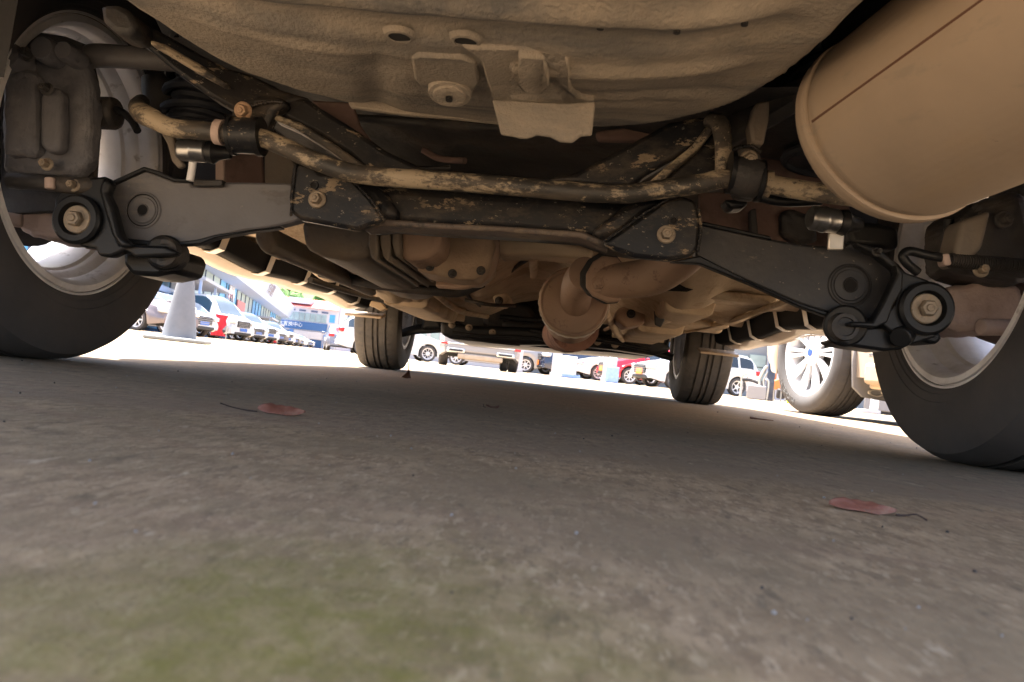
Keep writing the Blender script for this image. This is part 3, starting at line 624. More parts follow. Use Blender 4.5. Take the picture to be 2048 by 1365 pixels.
# --- hubs, calipers, shock absorbers, hoses
def blob(name, px, Y, th, m, bev=.018, **k):
    o = plate(name, px, Y, th, m, car, bevel=bev, bseg=4, **k)
    if m in (m_calip, m_hub, m_dark) and bev >= .01 and Y < 1: rough_up(o, .009, 3)
    return o
blob('hub_carrier', [(22, 362), (70, 352), (120, 372), (135, 400), (128, 440), (120, 478), (60, 472), (38, 462), (20, 440)], -.08, .12, m_hub, .02)
tube('carrier_stud', [P(10, 438, -.10), P(45, 442, -.09)], .011, m_hub, car, seg=14, n=1, bevel=.002)
blob('brake_caliper', [(0, 90), (30, 70), (70, 72), (110, 80), (150, 90), (165, 120), (180, 170), (182, 250), (176, 320), (150, 352), (0, 350)], -.17, .035, m_calip, .016)
blob('caliper_pad_cover', [(78, 190), (95, 170), (120, 176), (122, 250), (118, 300), (95, 306), (76, 290)], -.195, .025, m_calip, .009)
blob('caliper_body', [(0, 150), (48, 128), (72, 150), (74, 308), (0, 312)], -.19, .03, m_calip, .012)
for (cx, cy, rr_) in ((12, 110, .020), (82, 95, .018), (125, 100, .014)):
    lathe('caliper_piston', [(0, 0), (0, rr_*.85), (-.006, rr_), (-.04, rr_)], m_calip, car, Mx=axis_m(P(cx, cy, -.205), BK), seg=28, closed=False)
blob('backing_plate', [(0, 60), (60, 62), (130, 72), (175, 90), (192, 160), (196, 260), (190, 350), (180, 420), (0, 430)], -.10, .01, m_dark, .003)
tube('parking_cable', [P(20, 362, -.17), P(90, 366, -.17), P(150, 372, -.165), P(200, 372, -.15)], .012, m_dark, car, seg=12)
tube('hose_clip', [P(178, 226, -.12), P(235, 228, -.12)], .024, m_dark, car, seg=16, n=1, bevel=.006)
tube('brake_hose', [P(212, 212, -.12), P(240, 222, -.13), P(262, 240, -.15), P(275, 262, -.16)], .0055, m_black, car)
tube('shock_rod', [P(150, 118, -.12), P(185, 116, -.12)], .012, m_dark, car, seg=14, n=1)
tube('upper_link', [P(178, 114, -.13), P(205, 112, -.13), P(300, 118, -.12), P(352, 124, -.11)], [.019, .0195, .018, .0165], m_arm, car, seg=14, flat=.9)
# coil springs
for (x0, x1, y0, y1) in ((352, 430, 150, 255), (1600, 1700, 250, 300)):
    c0 = P(392 if x0 < 900 else 1640, y1, .02); pts = []
    for k in range(100):
        a = k*.36; pts.append(c0+V((.052*math.cos(a), .052*math.sin(a), .0018*k-.03)))
    tube('coil_spring', pts, .0075, m_blueblk, car, seg=8, n=1)
    lathe('rubber_bellows', [(-.02, 0)]+[(-.02+.006*q, .046+.0035*(q % 2)-.0004*q) for q in range(32)]+[(.17, 0)], m_blueblk, car, Mx=axis_m(c0, (0, 0, 1)), seg=32, closed=False)
tube('shock_absorber', [P(318, 160, .02), P(322, 240, .02)], .028, m_dark, car, seg=16, n=1)
blob('spring_tower', [(330, 130), (470, 130), (470, 245), (335, 250)], .08, .05, m_blueblk, .01)
blob('spring_tower', [(1480, 230), (1610, 190), (1700, 260), (1700, 400), (1500, 360)], .10, .05, m_red, .01)
blob('inner_flange', [(430, 228), (446, 226), (448, 366), (430, 366)], .02, .01, m_hub, .003)
blob('arch_inner_panel', [(448, 285), (520, 285), (528, 370), (446, 370)], .10, .01, m_red, .003)
blob('shock_bracket', [(320, 265), (345, 262), (352, 305), (368, 330), (356, 338), (342, 322), (334, 290)], -.14, .012, m_tank, .004)
blob('inner_tie', [(528, 290), (572, 300), (590, 330), (590, 372), (528, 372)], .10, .02, m_tank, .004)
# right-hand side
blob('hub_carrier', [(1890, 575), (1960, 562), (2048, 570), (2060, 665), (1990, 668), (1905, 664), (1880, 640)], -.08, .12, m_hub, .02)
tube('carrier_stud', [P(1960, 655, -.10), P(2025, 655, -.09)], .012, m_hub, car, seg=14, n=1, bevel=.002)
blob('brake_caliper', [(1925, 430), (1960, 400), (2060, 370), (2100, 560), (2048, 565), (1930, 540)], -.15, .13, m_dark, .02)
blob('backing_plate', [(1990, 560), (2060, 560), (2060, 690), (2010, 690), (1960, 672)], -.05, .03, m_rustd, .01)
blob('shock_absorber', [(1925, 440), (1985, 420), (1965, 500), (1920, 535), (1905, 520)], -.17, .05, m_tank, .015)
tube('brake_hose', [P(1897, 440, -.12), P(1898, 462, -.12), P(1912, 480, -.13), P(1935, 490, -.14)], .0065, m_black, car)
tube('sensor_cable', [P(1835, 545, -.17), P(1815, 528, -.175), P(1806, 512, -.175), P(1820, 503, -.175), P(1860, 512, -.175), P(1900, 518, -.17)], .0062, m_black, car)
bm = bmesh.new(); tube_bm(bm, [P(1895, 520, -.165), P(2060, 532, -.16)], .009, 12, 1)
for k in range(34):
    a = P(1900+k*4.8, 521+k*.4, -.165); tube_bm(bm, [a, a+V((.0012, 0, 0))], .0102, 12, 1)
fin('corrugated_sleeve', bm, m_dark, car)
blob('cable_clip', [(1885, 508), (1900, 506), (1905, 530), (1890, 532)], -.18, .02, m_hub, .003)
tube('parking_cable', [P(1520, 395, -.15), P(1570, 404, -.14), P(1640, 402, -.12)], .007, m_black, car)
blob('bar_stop', [(1448, 398), (1475, 398), (1500, 402), (1490, 416), (1460, 418)], -.12, .04, m_black, .006)
blob('shock_mount', [(1690, 440), (1760, 445), (1800, 455), (1800, 500), (1700, 492)], .0, .08, m_black, .01)
blob('inner_arch_panel', [(1400, 385), (1700, 385), (1700, 500), (1560, 505), (1400, 470)], .13, .02, m_red, .003)
blob('inner_arch_rib', [(1500, 420), (1512, 416), (1520, 495), (1505, 490)], .10, .02, m_dark, .003)
blob('crumpled_cover', [(1560, 425), (1590, 415), (1625, 432), (1640, 480), (1600, 492), (1565, 470)], .11, .03, m_dark, .01)
blob('arch_flange', [(620, 200), (705, 205), (720, 250), (748, 290), (700, 275), (650, 235)], -.06, .01, m_red, .004)
blob('floor_crossbar', [(700, 226), (1000, 244), (1010, 262), (900, 258), (705, 240)], .02, .02, m_dark, .006)
blob('crossbar_bracket', [(1190, 262), (1330, 245), (1420, 235), (1430, 262), (1320, 282), (1195, 280)], .0, .02, m_red, .006)

# --- muffler, resonator, exhaust pipe, fuel tank and shields
dirv = V((.30, -1, .165)).normalized(); c0 = P(1786, 262, -.42)
ux = V((0, 0, 1)).cross(dirv).normalized(); uz = dirv.cross(ux).normalized()
a_t = math.radians(0)
def ring(t, sa, sb, n=72, off=0):
    return [c0+dirv*t+(ux*math.cos(2*PI*k/n)*sa+uz*math.sin(2*PI*k/n)*sb) for k in range(n)]
ra, rb = .110, .097
bm = bmesh.new()
loop_faces(bm, [ring(-.022, ra*.55, rb*.55), ring(-.020, ra*.8, rb*.8), ring(-.012, ra*.95, rb*.95), ring(-.004, ra*1.0, rb*1.0), ring(-.001, ra*1.02, rb*1.02), ring(.009, ra*1.03, rb*1.03), ring(.0125, ra*1.025, rb*1.025), ring(.0138, ra*.985, rb*.985), ring(.016, ra*.985, rb*.985), ring(.019, ra*1.005, rb*1.005), ring(.05, ra*1.005, rb*1.005), ring(.30, ra*1.01, rb*1.01), ring(.50, ra, rb), ring(.52, ra*.8, rb*.8)])
mu = fin('muffler', bm, m_muf, car, smooth=50); rough_up(mu, .004, 2, TEXF)
bm = bmesh.new()   # lapped seam along the shell
an = math.radians(192)
for t0, t1 in ((.02, .50),):
    sec = []
    for t in (t0, t1):
        r_ = []
        for da, k in ((-.012, 1.004), (-.012, 1.012), (.006, 1.012), (.012, 1.004)):
            r_.append(c0+dirv*t+(ux*math.cos(an+da)*ra+uz*math.sin(an+da)*rb)*k)
        sec.append(r_)
    loop_faces(bm, sec)
fin('muffler_seam', bm, m_seam, car, smooth=0)
# resonator
rc = P(1148, 604, .60)
lathe('resonator', [(-.36, .0), (-.36, .05), (-.33, .076), (-.004, .081), (.0, .0815), (.004, .0795), (.0035, .077), (-.003, .073), (-.006, .045), (-.004, .0)], m_exh, car, Mx=axis_m(rc, V((.0, -1, .03))), seg=64, closed=False, smooth=35)
lathe('resonator_seam', [(-.012, .0805), (-.012, .083), (-.002, .0835), (.0, .081)], m_heat, car, Mx=axis_m(rc, V((.0, -1, .03))), seg=64)
lathe('resonator_wrap', [(-.05, .081), (-.05, .084), (-.015, .085), (-.015, .082)], m_foil, car, Mx=axis_m(rc, V((.0, -1, .03))), seg=64, mod=lambda i, k, u, r: r+.0012*math.sin(k*2.3+i))
tube('exhaust_pipe', [P(1152, 606, .62), P(1152, 592, .58), P(1158, 565, .50), P(1172, 548, .42)], .037, m_exh, car, seg=24)
tube('exhaust_pipe', [P(1208, 568, .40), P(1240, 562, .38), P(1290, 556, .36), P(1330, 540, .33), P(1375, 505, .28), P(1420, 460, .22)], [.036, .037, .039, .040, .039, .037], m_exh, car, seg=24)
plate('pipe_flange', [(1172, 548), (1186, 524), (1205, 512), (1235, 515), (1250, 535), (1250, 585), (1238, 604), (1215, 606), (1185, 592), (1172, 575)], .375, .012, m_exh, car, bevel=.003)
plate('pipe_flange', [(1160, 545), (1176, 520), (1200, 505), (1232, 510), (1248, 530), (1250, 580), (1236, 606), (1210, 608), (1175, 590), (1160, 570)], .40, .014, m_dark, car, bevel=.003)
bolt_part(P(1198, 569, .372), BK, .0125, m_exh, car, washer=.017)
tube('front_pipe', [P(1150, 655, .98), P(1135, 665, 1.2), P(1118, 668, 1.32), P(1110, 668, 1.7)], [.07, .065, .055, .045], m_rustp, car, seg=24)
# tank with strap ribs
def seg3(name, pts0, Y0, Y1, m, bev=.02, dz=0, sx=1):
    f = [P(x, y, Y0) for x, y in pts0]; cx = sum(p.x for p in f)/len(f)
    b = [V((cx+(p.x-cx)*sx, Y1, p.z+dz)) for p in f]
    bm = bmesh.new(); prism_bm(bm, f, b); return fin(name, bm, m, car, bevel=bev, bseg=4, smooth=50)
seg3('fuel_tank', [(600, 440), (745, 448), (752, 490), (735, 515), (690, 520), (640, 512), (608, 495)], .20, .95, m_tank, .028, dz=-.005)
seg3('tank_strap', [(738, 440), (752, 440), (756, 500), (752, 524), (742, 515), (736, 490)], .18, .62, m_tank, .004)
seg3('tank_strap', [(760, 440), (778, 440), (782, 500), (776, 524), (766, 515), (760, 490)], .19, .64, m_tank, .004)
seg3('tank_strap', [(784, 440), (797, 440), (800, 498), (797, 516), (790, 512), (784, 490)], .19, .60, m_tank, .004)
seg3('tank_neck', [(508, 445), (540, 450), (548, 480), (560, 500), (540, 512), (518, 500), (508, 478)], .20, 1.0, m_tank, .02)
seg3('evaporator_cover', [(802, 440), (885, 455), (878, 500), (855, 516), (830, 520), (812, 524), (798, 505)], .22, .55, m_exh, .022)
seg3('heat_shield', [(890, 455), (985, 462), (990, 490), (975, 540), (950, 560), (915, 560), (860, 548), (830, 540), (845, 528), (872, 525)], .34, .50, m_heat, .014)
tube('heat_shield_edge', [P(990, 470, .38), P(986, 520, .38), P(968, 555, .42), P(930, 572, .46), P(880, 570, .5)], .014, m_exh, car, flat=.6)
tube('fuel_pipe', [P(640, 545, .75), P(760, 570, .72), P(870, 582, .72), P(920, 584, .74), P(965, 566, .72)], .013, m_dark, car)
tube('brake_pipe', [P(930, 600, 1.2), P(980, 610, 1.2), P(1030, 612, 1.4)], .006, m_dark, car)
blob('tunnel_shield', [(985, 480), (1100, 480), (1190, 500), (1180, 520), (1080, 510), (1000, 510)], .46, .1, m_tan, .015)
blob('floor_opening', [(1328, 552), (1385, 552), (1391, 560), (1386, 580), (1374, 584), (1335, 582), (1326, 576)], .62, .004, m_void, .001)
blob('floor_seam_cap', [(1420, 634), (1436, 630), (1448, 660), (1440, 668), (1400, 660)], 1.5, .05, m_tan, .01)
# --- front subframe, arms and undertray
blob('front_subframe', [(880, 640), (930, 650), (1060, 655), (1330, 680), (1345, 700), (1310, 712), (1230, 700), (1130, 690), (1040, 690), (960, 684), (900, 678), (880, 668)], 2.15, .5, m_black, .02)
blob('engine_undertray', [(900, 668), (1000, 676), (1200, 694), (1310, 706), (1300, 714), (1230, 706), (1100, 697), (1000, 687), (905, 681)], 2.3, .75, m_black, .01)
blob('oil_pan', [(960, 600), (1060, 606), (1080, 640), (1070, 668), (1000, 668), (965, 650)], 2.4, .3, m_dark, .03)
blob('gearbox_casing', [(1000, 640), (1090, 646), (1085, 680), (1048, 690), (1012, 682)], 2.2, .2, m_dark, .03)
for pts in ([(800, 668), (830, 660), (870, 655), (905, 650)], [(1345, 716), (1325, 708), (1290, 694), (1240, 682)]):
    tube('lower_control_arm', [P(x, y, 2.55) for x, y in pts], [.022, .028, .034, .045], m_black, car, seg=12, flat=.7)
blob('subframe_lug', [(1440-595, 632), (875, 632), (890, 660), (840, 660)], 2.5, .2, m_black, .02)
blob('inner_strut', [(828, 625), (865, 625), (862, 652), (832, 654)], 2.6, .1, m_dark, .01)
blob('inner_strut', [(1308, 660), (1340, 664), (1338, 700), (1306, 694)], 2.6, .1, m_dark, .01)
for x, y in ((904, 650), (938, 655), (1195, 684), (1230, 690), (985, 665)):
    bolt_part(P(x, y, 2.12), V((0, -1, -.5)), .011, m_bolt, car, washer=.016)
for k, (pts, r_) in enumerate((([(905, 665), (960, 672), (1060, 676), (1150, 690)], .008), ([(1060, 660), (1120, 672), (1200, 680), (1300, 700)], .010), ([(930, 676), (980, 684), (1040, 690)], .006), ([(1000, 634), (1060, 640), (1100, 640)], .012))):
    tube('hose', [P(x, y, 2.08+.02*k) for x, y in pts], r_, m_black, car)

# small hardware: weld beads, bolts, clips, lines
def weld(px, Y, r=.0022, m=None):
    pts = [P(x, y, Y) for x, y in px]; C = catmull(pts, 14); bm = bmesh.new()
    for i, c in enumerate(C):
        q = bmesh.ops.create_icosphere(bm, subdivisions=1, radius=r*(1+.25*math.sin(i*2.1)), matrix=Matrix.Translation(c))
    return fin('weld_bead', bm, m or m_blk, car, smooth=80)
weld([(592, 330), (586, 380), (582, 430)], -.1565); weld([(1398, 420), (1402, 460), (1396, 500)], -.1565)
weld([(700, 356), (742, 400), (768, 438)], -.1585); weld([(1210, 482), (1250, 455), (1300, 420), (1340, 396)], -.1585)
weld([(470, 232), (500, 214), (540, 204), (565, 205)], -.196, .0025); weld([(1466, 300), (1500, 292), (1520, 304)], -.193, .0022)
for x, y, Y, r_, mm in ((150, 372, -.17, .006, m_bolt), (60, 110, -.20, .007, m_dark), (96, 330, -.19, .006, m_bolt), (96, 180, -.205, .006, m_dark), (1960, 540, -.16, .007, m_bolt), (2005, 440, -.16, .008, m_dark), (1752, 505, -.18, .004, m_dark)):
    bolt_part(P(x, y, Y), BK, r_, mm, car)
tube('cable_clamp', [P(100, 356, -.183), P(100, 378, -.183)], .007, m_hub, car, n=1, bevel=.002)
tube('hose_fitting', [P(178, 200, -.15), P(196, 208, -.14), P(212, 212, -.12)], [.007, .008, .009], m_dark, car)
for pts, r_, mm in (([(655, 300, .1), (720, 330, .08), (800, 338, .06), (900, 336, .08)], .004, m_dark), ([(1000, 300, .2), (1100, 292, .2), (1190, 285, .18)], .005, m_dark), ([(845, 300, .15), (880, 318, .15), (930, 322, .12)], .006, m_red),
                    ([(1060, 515, .9), (1020, 545, 1.2), (1010, 580, 1.6)], .007, m_dark), ([(960, 520, .9), (930, 580, 1.2), (960, 612, 1.7)], .006, m_dark), ([(1300, 600, 1.2), (1250, 640, 1.7), (1210, 660, 1.95)], .007, m_exh),
                    ([(620, 560, .9), (700, 585, 1.2), (770, 603, 1.6)], .008, m_dark), ([(1520, 600, .9), (1440, 630, 1.3), (1380, 650, 1.8)], .006, m_dark)):
    tube('underbody_line', [P(*q) for q in pts], r_, mm, car, seg=10)
seg3('tunnel_brace', [(1000, 500), (1090, 492), (1180, 505), (1178, 518), (1090, 508), (1002, 514)], .52, .60, m_heat, .004)
seg3('floor_bracket', [(1235, 618), (1275, 606), (1300, 620), (1288, 650), (1250, 656), (1232, 640)], 1.2, 1.35, m_exh, .01)
seg3('floor_bracket', [(985, 592), (1010, 584), (1022, 596), (1008, 612), (990, 608)], 1.3, 1.45, m_tan, .008)
for x, y, Y in ((860, 534, .335), (905, 548, .335), (962, 542, .335), (1262, 628, 1.19), (998, 602, 1.29), (1400, 600, 1.0)):
    bolt_part(P(x, y, Y), BK, .006 if Y < 1 else .009, m_dark, car)
plate('pipe_hanger', [(1306, 600), (1318, 598), (1330, 640), (1322, 655), (1310, 650)], .95, .01, m_dark, car, bevel=.003)
blob('crash_torn_seal', [(742, 602), (762, 606), (772, 618), (760, 622), (750, 616), (738, 612)], 1.9, .04, m_tan, .004)
# ------------------------------------------------------------------ other cars
def lin(tab, x):
    if x <= tab[0][0]: return tab[0][1]
    for (a, b), (c, d) in zip(tab, tab[1:]):
        if x <= c:
            t = (x-a)/(c-a); t = t*t*(3-2*t)*.35+t*.65; return b+(d-b)*t
    return tab[-1][1]
KINDS = {   # L, W, wheel radius, wheelbase shift; top outline and belt (fractions of length from the rear)
 'hatch': (4.22, 1.79, .315, [(0, .90), (.035, 1.16), (.10, 1.40), (.25, 1.47), (.50, 1.47), (.60, 1.38), (.745, .98), (.80, .95), (.93, .82), (.985, .68), (1, .55)], [(0, .90), (.1, .97), (.7, .91), (1, .5)]),
 'sedan': (4.75, 1.83, .33, [(0, .80), (.02, 1.02), (.13, 1.08), (.20, 1.20), (.32, 1.43), (.45, 1.47), (.55, 1.42), (.70, 1.02), (.75, .98), (.93, .80), (.985, .68), (1, .55)], [(0, .8), (.1, .98), (.7, .93), (1, .5)]),
 'suv': (4.65, 1.88, .36, [(0, .95), (.02, 1.25), (.08, 1.58), (.25, 1.69), (.52, 1.69), (.61, 1.56), (.72, 1.12), (.77, 1.08), (.93, .98), (.985, .82), (1, .60)], [(0, .95), (.08, 1.10), (.7, 1.06), (1, .6)]),
 'van': (4.9, 1.85, .33, [(0, 1.0), (.01, 1.6), (.05, 1.9), (.2, 1.95), (.62, 1.95), (.72, 1.75), (.86, 1.1), (.93, .98), (.99, .75), (1, .6)], [(0, 1.0), (.05, 1.1), (.8, 1.05), (1, .6)]),
}
m_cglass = mat('bright_car_glass', (.05, .07, .09), .08, var=0, spec=.9)
m_plate_o = mat('orange_price_plate', (.85, .22, .04), .5, var=.03)
m_grille = mat('black_grille', (.02, .02, .022), .4, var=0)
m_under = mat('car_underside', (.03, .03, .03), .8, var=0)
m_wht = mat('white_car_paint', (.60, .61, .63), .25, coat=.8, var=.02)
m_slv = mat('silver_car_paint', (.30, .29, .295), .35, .3, coat=.7, var=.02)
m_redp = mat('red_car_paint', (.55, .012, .03), .25, coat=.8, var=.02)
m_navy = mat('dark_blue_car_paint', (.02, .03, .06), .2, coat=.9, var=.02)
m_brn = mat('pale_brown_car_paint', (.20, .165, .165), .3, .3, coat=.7, var=.02)
m_blug = mat('blue_grey_car_paint', (.16, .19, .28), .3, .2, coat=.7, var=.02)
WC = {}
def quick_wheel(parent, c, out, R, rr, spokes, steer=0, twin=False, w=.21):
    key = (round(R, 3), rr, spokes, twin)
    if key not in WC:
        r = wheel(parent, c, out, R=R, w=w, rr=rr, spokes=spokes, seg=60, twin=twin, steer=steer)
        WC[key] = [(ch.name.split('.')[0], ch.data) for ch in r.children]; return r
    root = bpy.data.objects.new('wheel', None); COL.objects.link(root); root.parent = parent
    root.matrix_basis = Matrix.Translation(Vector(c)) @ Matrix.Rotation(steer+(0 if out > 0 else PI), 4, 'Z'); root.empty_display_size = .1
    for n, d in WC[key]:
        o = bpy.data.objects.new(n, d); COL.objects.link(o); o.parent = root
    return root
def facing(px, th):
    r = (G(px, 10)-CAM); r.z = 0; r.normalize(); rt = Vector((r.y, -r.x, 0)); t = math.radians(th)
    d = -r*math.cos(t)-rt*math.sin(t); return math.atan2(-d.x, d.y)
RB = 1
def make_car(kind, paint, loc, rz, label, name='parked_car', group='cars parked in the sales yard', glass=None, spokes=5, orange=False, rr=None, wheels=True, steer=0, tail=m_red_l, twin=False, bar=False):
    Lc, Wd, R, top, belt = KINDS[kind]; glass = glass or m_cglass
    t = thing(name, label, 'car', loc, rz, group); hw = Wd/2; xw = (-Lc/2+.90, Lc/2-.86)
    def zb(y):
        z = .22+.08*ss(.8, 1, abs(y)/(Lc/2))
        for w_ in xw:
            d = abs(y-w_); ra = R+.05
            if d < ra: z = max(z, R+math.sqrt(ra*ra-d*d))
        return z
    f = lambda y: (y+Lc/2)/Lc
    def wf(y):
        u = f(y); return hw*(1-.20*ss(.90, 1.0, u)**1.3-.12*ss(.10, 0, u)**1.3)
    def zt(y): return lin(top, f(y))
    def zl(y): return min(lin(belt, f(y)), zt(y)-.015)
    def xs_at(y, z):
        w, a, b = wf(y), zl(y), zt(y); k = max(0, min(1, (z-a)/max(.02, b-a)))
        return w-.035-.30*(b-a)*k-.28*(b-a)*max(0, k-.8)
    N_ = 64; ysx = [-Lc/2+Lc*i/N_ for i in range(N_+1)]
    for w_ in xw:
        for k in range(-6, 7): ysx.append(w_+(R+.05)*math.sin(k*PI/12))
    ysx = sorted(set(round(v, 4) for v in ysx)); rows = []
    for y in ysx:
        w, z0, a, b = wf(y), min(zb(y), zl(y)-.06), zl(y), zt(y)
        half = [(w-.10, z0), (w-.03, z0+.005), (w-.012, z0+(a-z0)*.25), (w, z0+(a-z0)*.6), (w-.012, z0+(a-z0)*.9), (w-.035, a)]
        for k in (.25, .5, .75, .92): half.append((xs_at(y, a+(b-a)*k), a+(b-a)*k))
        half += [(max(.1, xs_at(y, b)-.10), b), (0, b+.025)]
        rows.append([Vector((x, y, z)) for x, z in half]+[Vector((-x, y, z)) for x, z in reversed(half[:-1])])
    bm = bmesh.new(); vv = loop_faces(bm, rows, closed=False, caps=False)
    for r in (vv[0], vv[-1]): bm.faces.new(r)
    fin('body', bm, paint, t, smooth=35)
    bm = bmesh.new(); box_bm(bm, (0, 0, .38), (Wd-.35, Lc-.5, .26)); 
    fin('underside', bm, m_under, t, smooth=0)
    gr = [k for k, (u, z) in enumerate(top)]
    # glass
    ub, uf = [u for u, z in top if z > .93*max(q[1] for q in top)][0], [u for u, z in top if z > .93*max(q[1] for q in top)][-1]
    cowl = [u for u, z in top if u > uf and z < max(q[1] for q in top)*.70][0]
    for sx in (-1, 1):
        segs = ((ub+.0, ub+(uf-ub)*.42), (ub+(uf-ub)*.45, uf+(cowl-uf)*.45))
        if kind != 'sedan': segs = ((ub-.03, ub+.10),)+((ub+.12, ub+.12+(uf-ub-.12)*.45), (ub+.14+(uf-ub-.12)*.45, uf+(cowl-uf)*.5))
        for a0, a1 in segs:
            bm = bmesh.new()
            def g(u, v):
                y = -Lc/2+Lc*(a0+(a1-a0)*u); a, b = zl(y)+.02, zt(y)-.09; z = a+(max(a+.01, b)-a)*v
                return Vector((sx*(xs_at(y, z)+.010), y, z))
            grid_bm(bm, g, 10, 5); fin('side_window', bm, glass, t)
    for nm, u0, u1 in (('windscreen', uf+.012, cowl-.01), ('rear_window', [u for u, z in top][1 if kind != 'sedan' else 3]+.0, ub-.005)):
        bm = bmesh.new()
        def g(u, v):
            y = -Lc/2+Lc*(u0+(u1-u0)*v); b = zt(y); xh = max(.1, xs_at(y, b)-.10)*.96
            return Vector(((2*u-1)*xh, y+(.012 if nm[0] == 'w' else -.012), b+.014+.025*(1-abs(2*u-1))))
        grid_bm(bm, g, 8, 8); fin(nm, bm, glass, t)
    zf = .70 if kind in ('hatch', 'sedan') else .86
    for sx in (-1, 1):
        bm = bmesh.new(); e = []
        box_bm(bm, (sx*(hw*.66), Lc/2-.13, zf-.02), (.40, .30, .15), Matrix.Rotation(-sx*.38, 3, 'Z')); fin('headlight', bm, m_head, t, bevel=.05, bseg=3)
        bm = bmesh.new(); box_bm(bm, (sx*(hw*.78), -Lc/2+.07, zf+.16), (.30, .18, .16), Matrix.Rotation(sx*.3, 3, 'Z')); fin('tail_light', bm, tail, t, bevel=.035, bseg=3)
        bm = bmesh.new(); box_bm(bm, (sx*(hw+.09), Lc/2-1.45, zl(Lc/2-1.45)+.07), (.20, .10, .13)); fin('mirror', bm, paint, t, bevel=.035)
    box('grille', (0, Lc/2-.0, zf-.10), (.80, .07, .30), m_grille, t, bevel=.03)
    bm = bmesh.new()
    for k in range(4): box_bm(bm, (0, Lc/2+.036, zf-.20+.065*k), (.74, .02, .018))
    g_ = fin('grille_bars', bm, m_slv, t, smooth=0)
    box('bumper_intake', (0, Lc/2-.0, .33), (1.05, .05, .12), m_grille, t, bevel=.03)
    box('licence_plate', (0.0, Lc/2+.035, .50), (.44, .02, .14) if not orange else (.44, .02, .20), m_plate_o if orange else m_blueplate, t, bevel=.006)
    box('licence_plate', (0, -Lc/2-.012, .80 if kind != 'sedan' else .72), (.44, .02, .14), m_blueplate, t, bevel=.006)
    box('rear_bumper', (0, -Lc/2+.0, .42), (Wd*.80, .12, .20), paint, t, bevel=.05)
    if wheels:
        for w_ in xw:
            for sx in (-1, 1): quick_wheel(t, (sx*(hw-.125), w_, R), sx, R, rr or round(R*.66, 3), spokes, twin=twin)
    return t
m_blueplate = mat('blue_number_plate', (.05, .14, .45), .4, var=.02)
PXS = {24: 236, 28: 300, 32: 350, 36: 402, 41: 446, 46: 480, 52: 507, 60: 531, 70: 551, 82: 571, 96: 592}
row = [(24, 'sedan', m_brn, 'pale brown car with a slatted grille, nearest in the left-hand row beside the big tyre'),
 (28, 'sedan', m_wht, 'white car directly behind the traffic cone, second in the left-hand row'),
 (32, 'hatch', m_slv, 'silver car behind the right side of the traffic cone in the left-hand row'),
 (36, 'van', m_wht, 'tall white van with a blue reflection in its window beyond the traffic cone'),
 (41, 'sedan', m_wht, 'white car with alloy wheels just right of the tall white van'),
 (46, 'suv', m_wht, 'white car two places beyond the tall white van in the left-hand row'),
 (52, 'sedan', m_brn, 'pale brown car about the middle of the far left-hand row'),
 (60, 'suv', m_wht, 'white high car before the glass-fronted building corner'),
 (70, 'sedan', m_slv, 'silver car in front of the blue workshop sign building'),
 (82, 'hatch', m_wht, 'small white hatchback far down the left-hand row'),
 (96, 'sedan', m_wht, 'farthest white car of the left-hand row, near the shutter door')]
for D, kd, pt, lb in row:
    px = PXS[D]; make_car(kd, pt, G(px, D), facing(px, -45), lb, group='cars parked in the left-hand row', spokes=7)
def red_banner(px, D, py0, label):
    p = G(px, D); z0 = .25
    t = thing('red_banner', label, 'banner', p, facing(px, 10))
    bm = bmesh.new(); grid_bm(bm, lambda u, v: Vector(((u-.5)*.55*(1-.35*math.sin(v*6)**2)+.06*math.sin(v*5), .03*math.sin(u*9+v*4), .12+.80*v)), 12, 14)
    fin('banner_cloth', bm, m_redcloth, t); tube('banner_pole', [(-.28, .015, 0), (-.28, .015, 1.0)], .015, m_clip, t, seg=8, n=1)
m_redcloth = mat('red_cloth', (.5, .015, .03), .7, var=.05)
red_banner(436, 29, 0, 'red banner standing against the white van in the left-hand row')
red_banner(545, 50, 0, 'small red banner at the far end of the left-hand row')
make_car('sedan', m_blug, G(681, 44), facing(681, 176), 'dark blue-grey sedan seen from behind, left of the front left tyre', spokes=5)
make_car('hatch', m_wht, G(783, 30), facing(783, -97), 'white car side-on behind the front left tyre, one alloy wheel in view', spokes=9)
sc = make_car('suv', m_slv, G(951, 19.5), facing(951, 178), 'silver crossover seen from behind, in the middle below the engine', spokes=5)
for sx in (-1, 1):
    box('reflector', (sx*.76, -2.33, .50), (.26, .05, .05), m_red_l, sc, bevel=.01)
    bm = bmesh.new(); box_bm(bm, (sx*.55, -2.40, .36), (.40, .04, .10)); fin('exhaust_trim', bm, m_chrome, sc, bevel=.02)
    box('exhaust_opening', (sx*.55, -2.425, .36), (.30, .02, .045), m_grille, sc, bevel=.008)
box('skid_plate', (0, -2.30, .24), (1.0, .25, .12), m_skirt, sc, bevel=.03); box('bumper_strip', (0, -2.395, .51), (1.5, .03, .03), m_chrome, sc, bevel=.006)
make_car('sedan', m_slv, G(985, 34), facing(985, 96), 'silver car parked sideways, only its wheels showing beneath the silver crossover', spokes=7)
make_car('suv', m_navy, G(1166, 34), facing(1166, 60), 'dark blue crossover with an orange plate between the two white pillars', spokes=6, orange=True)
make_car('hatch', m_wht, G(1239, 33), facing(1239, 70), 'white car with an orange plate right of the second white pillar', spokes=10, orange=True)
make_car('hatch', m_redp, G(1306, 30), facing(1306, 70), 'red hatchback with an orange plate behind the third white pillar', spokes=8, orange=True)
make_car('hatch', m_wht, G(1385, 27), facing(1385, 58), 'white hatchback with an orange plate, partly hidden by the front right tyre', glass=m_glass, spokes=5, orange=True)
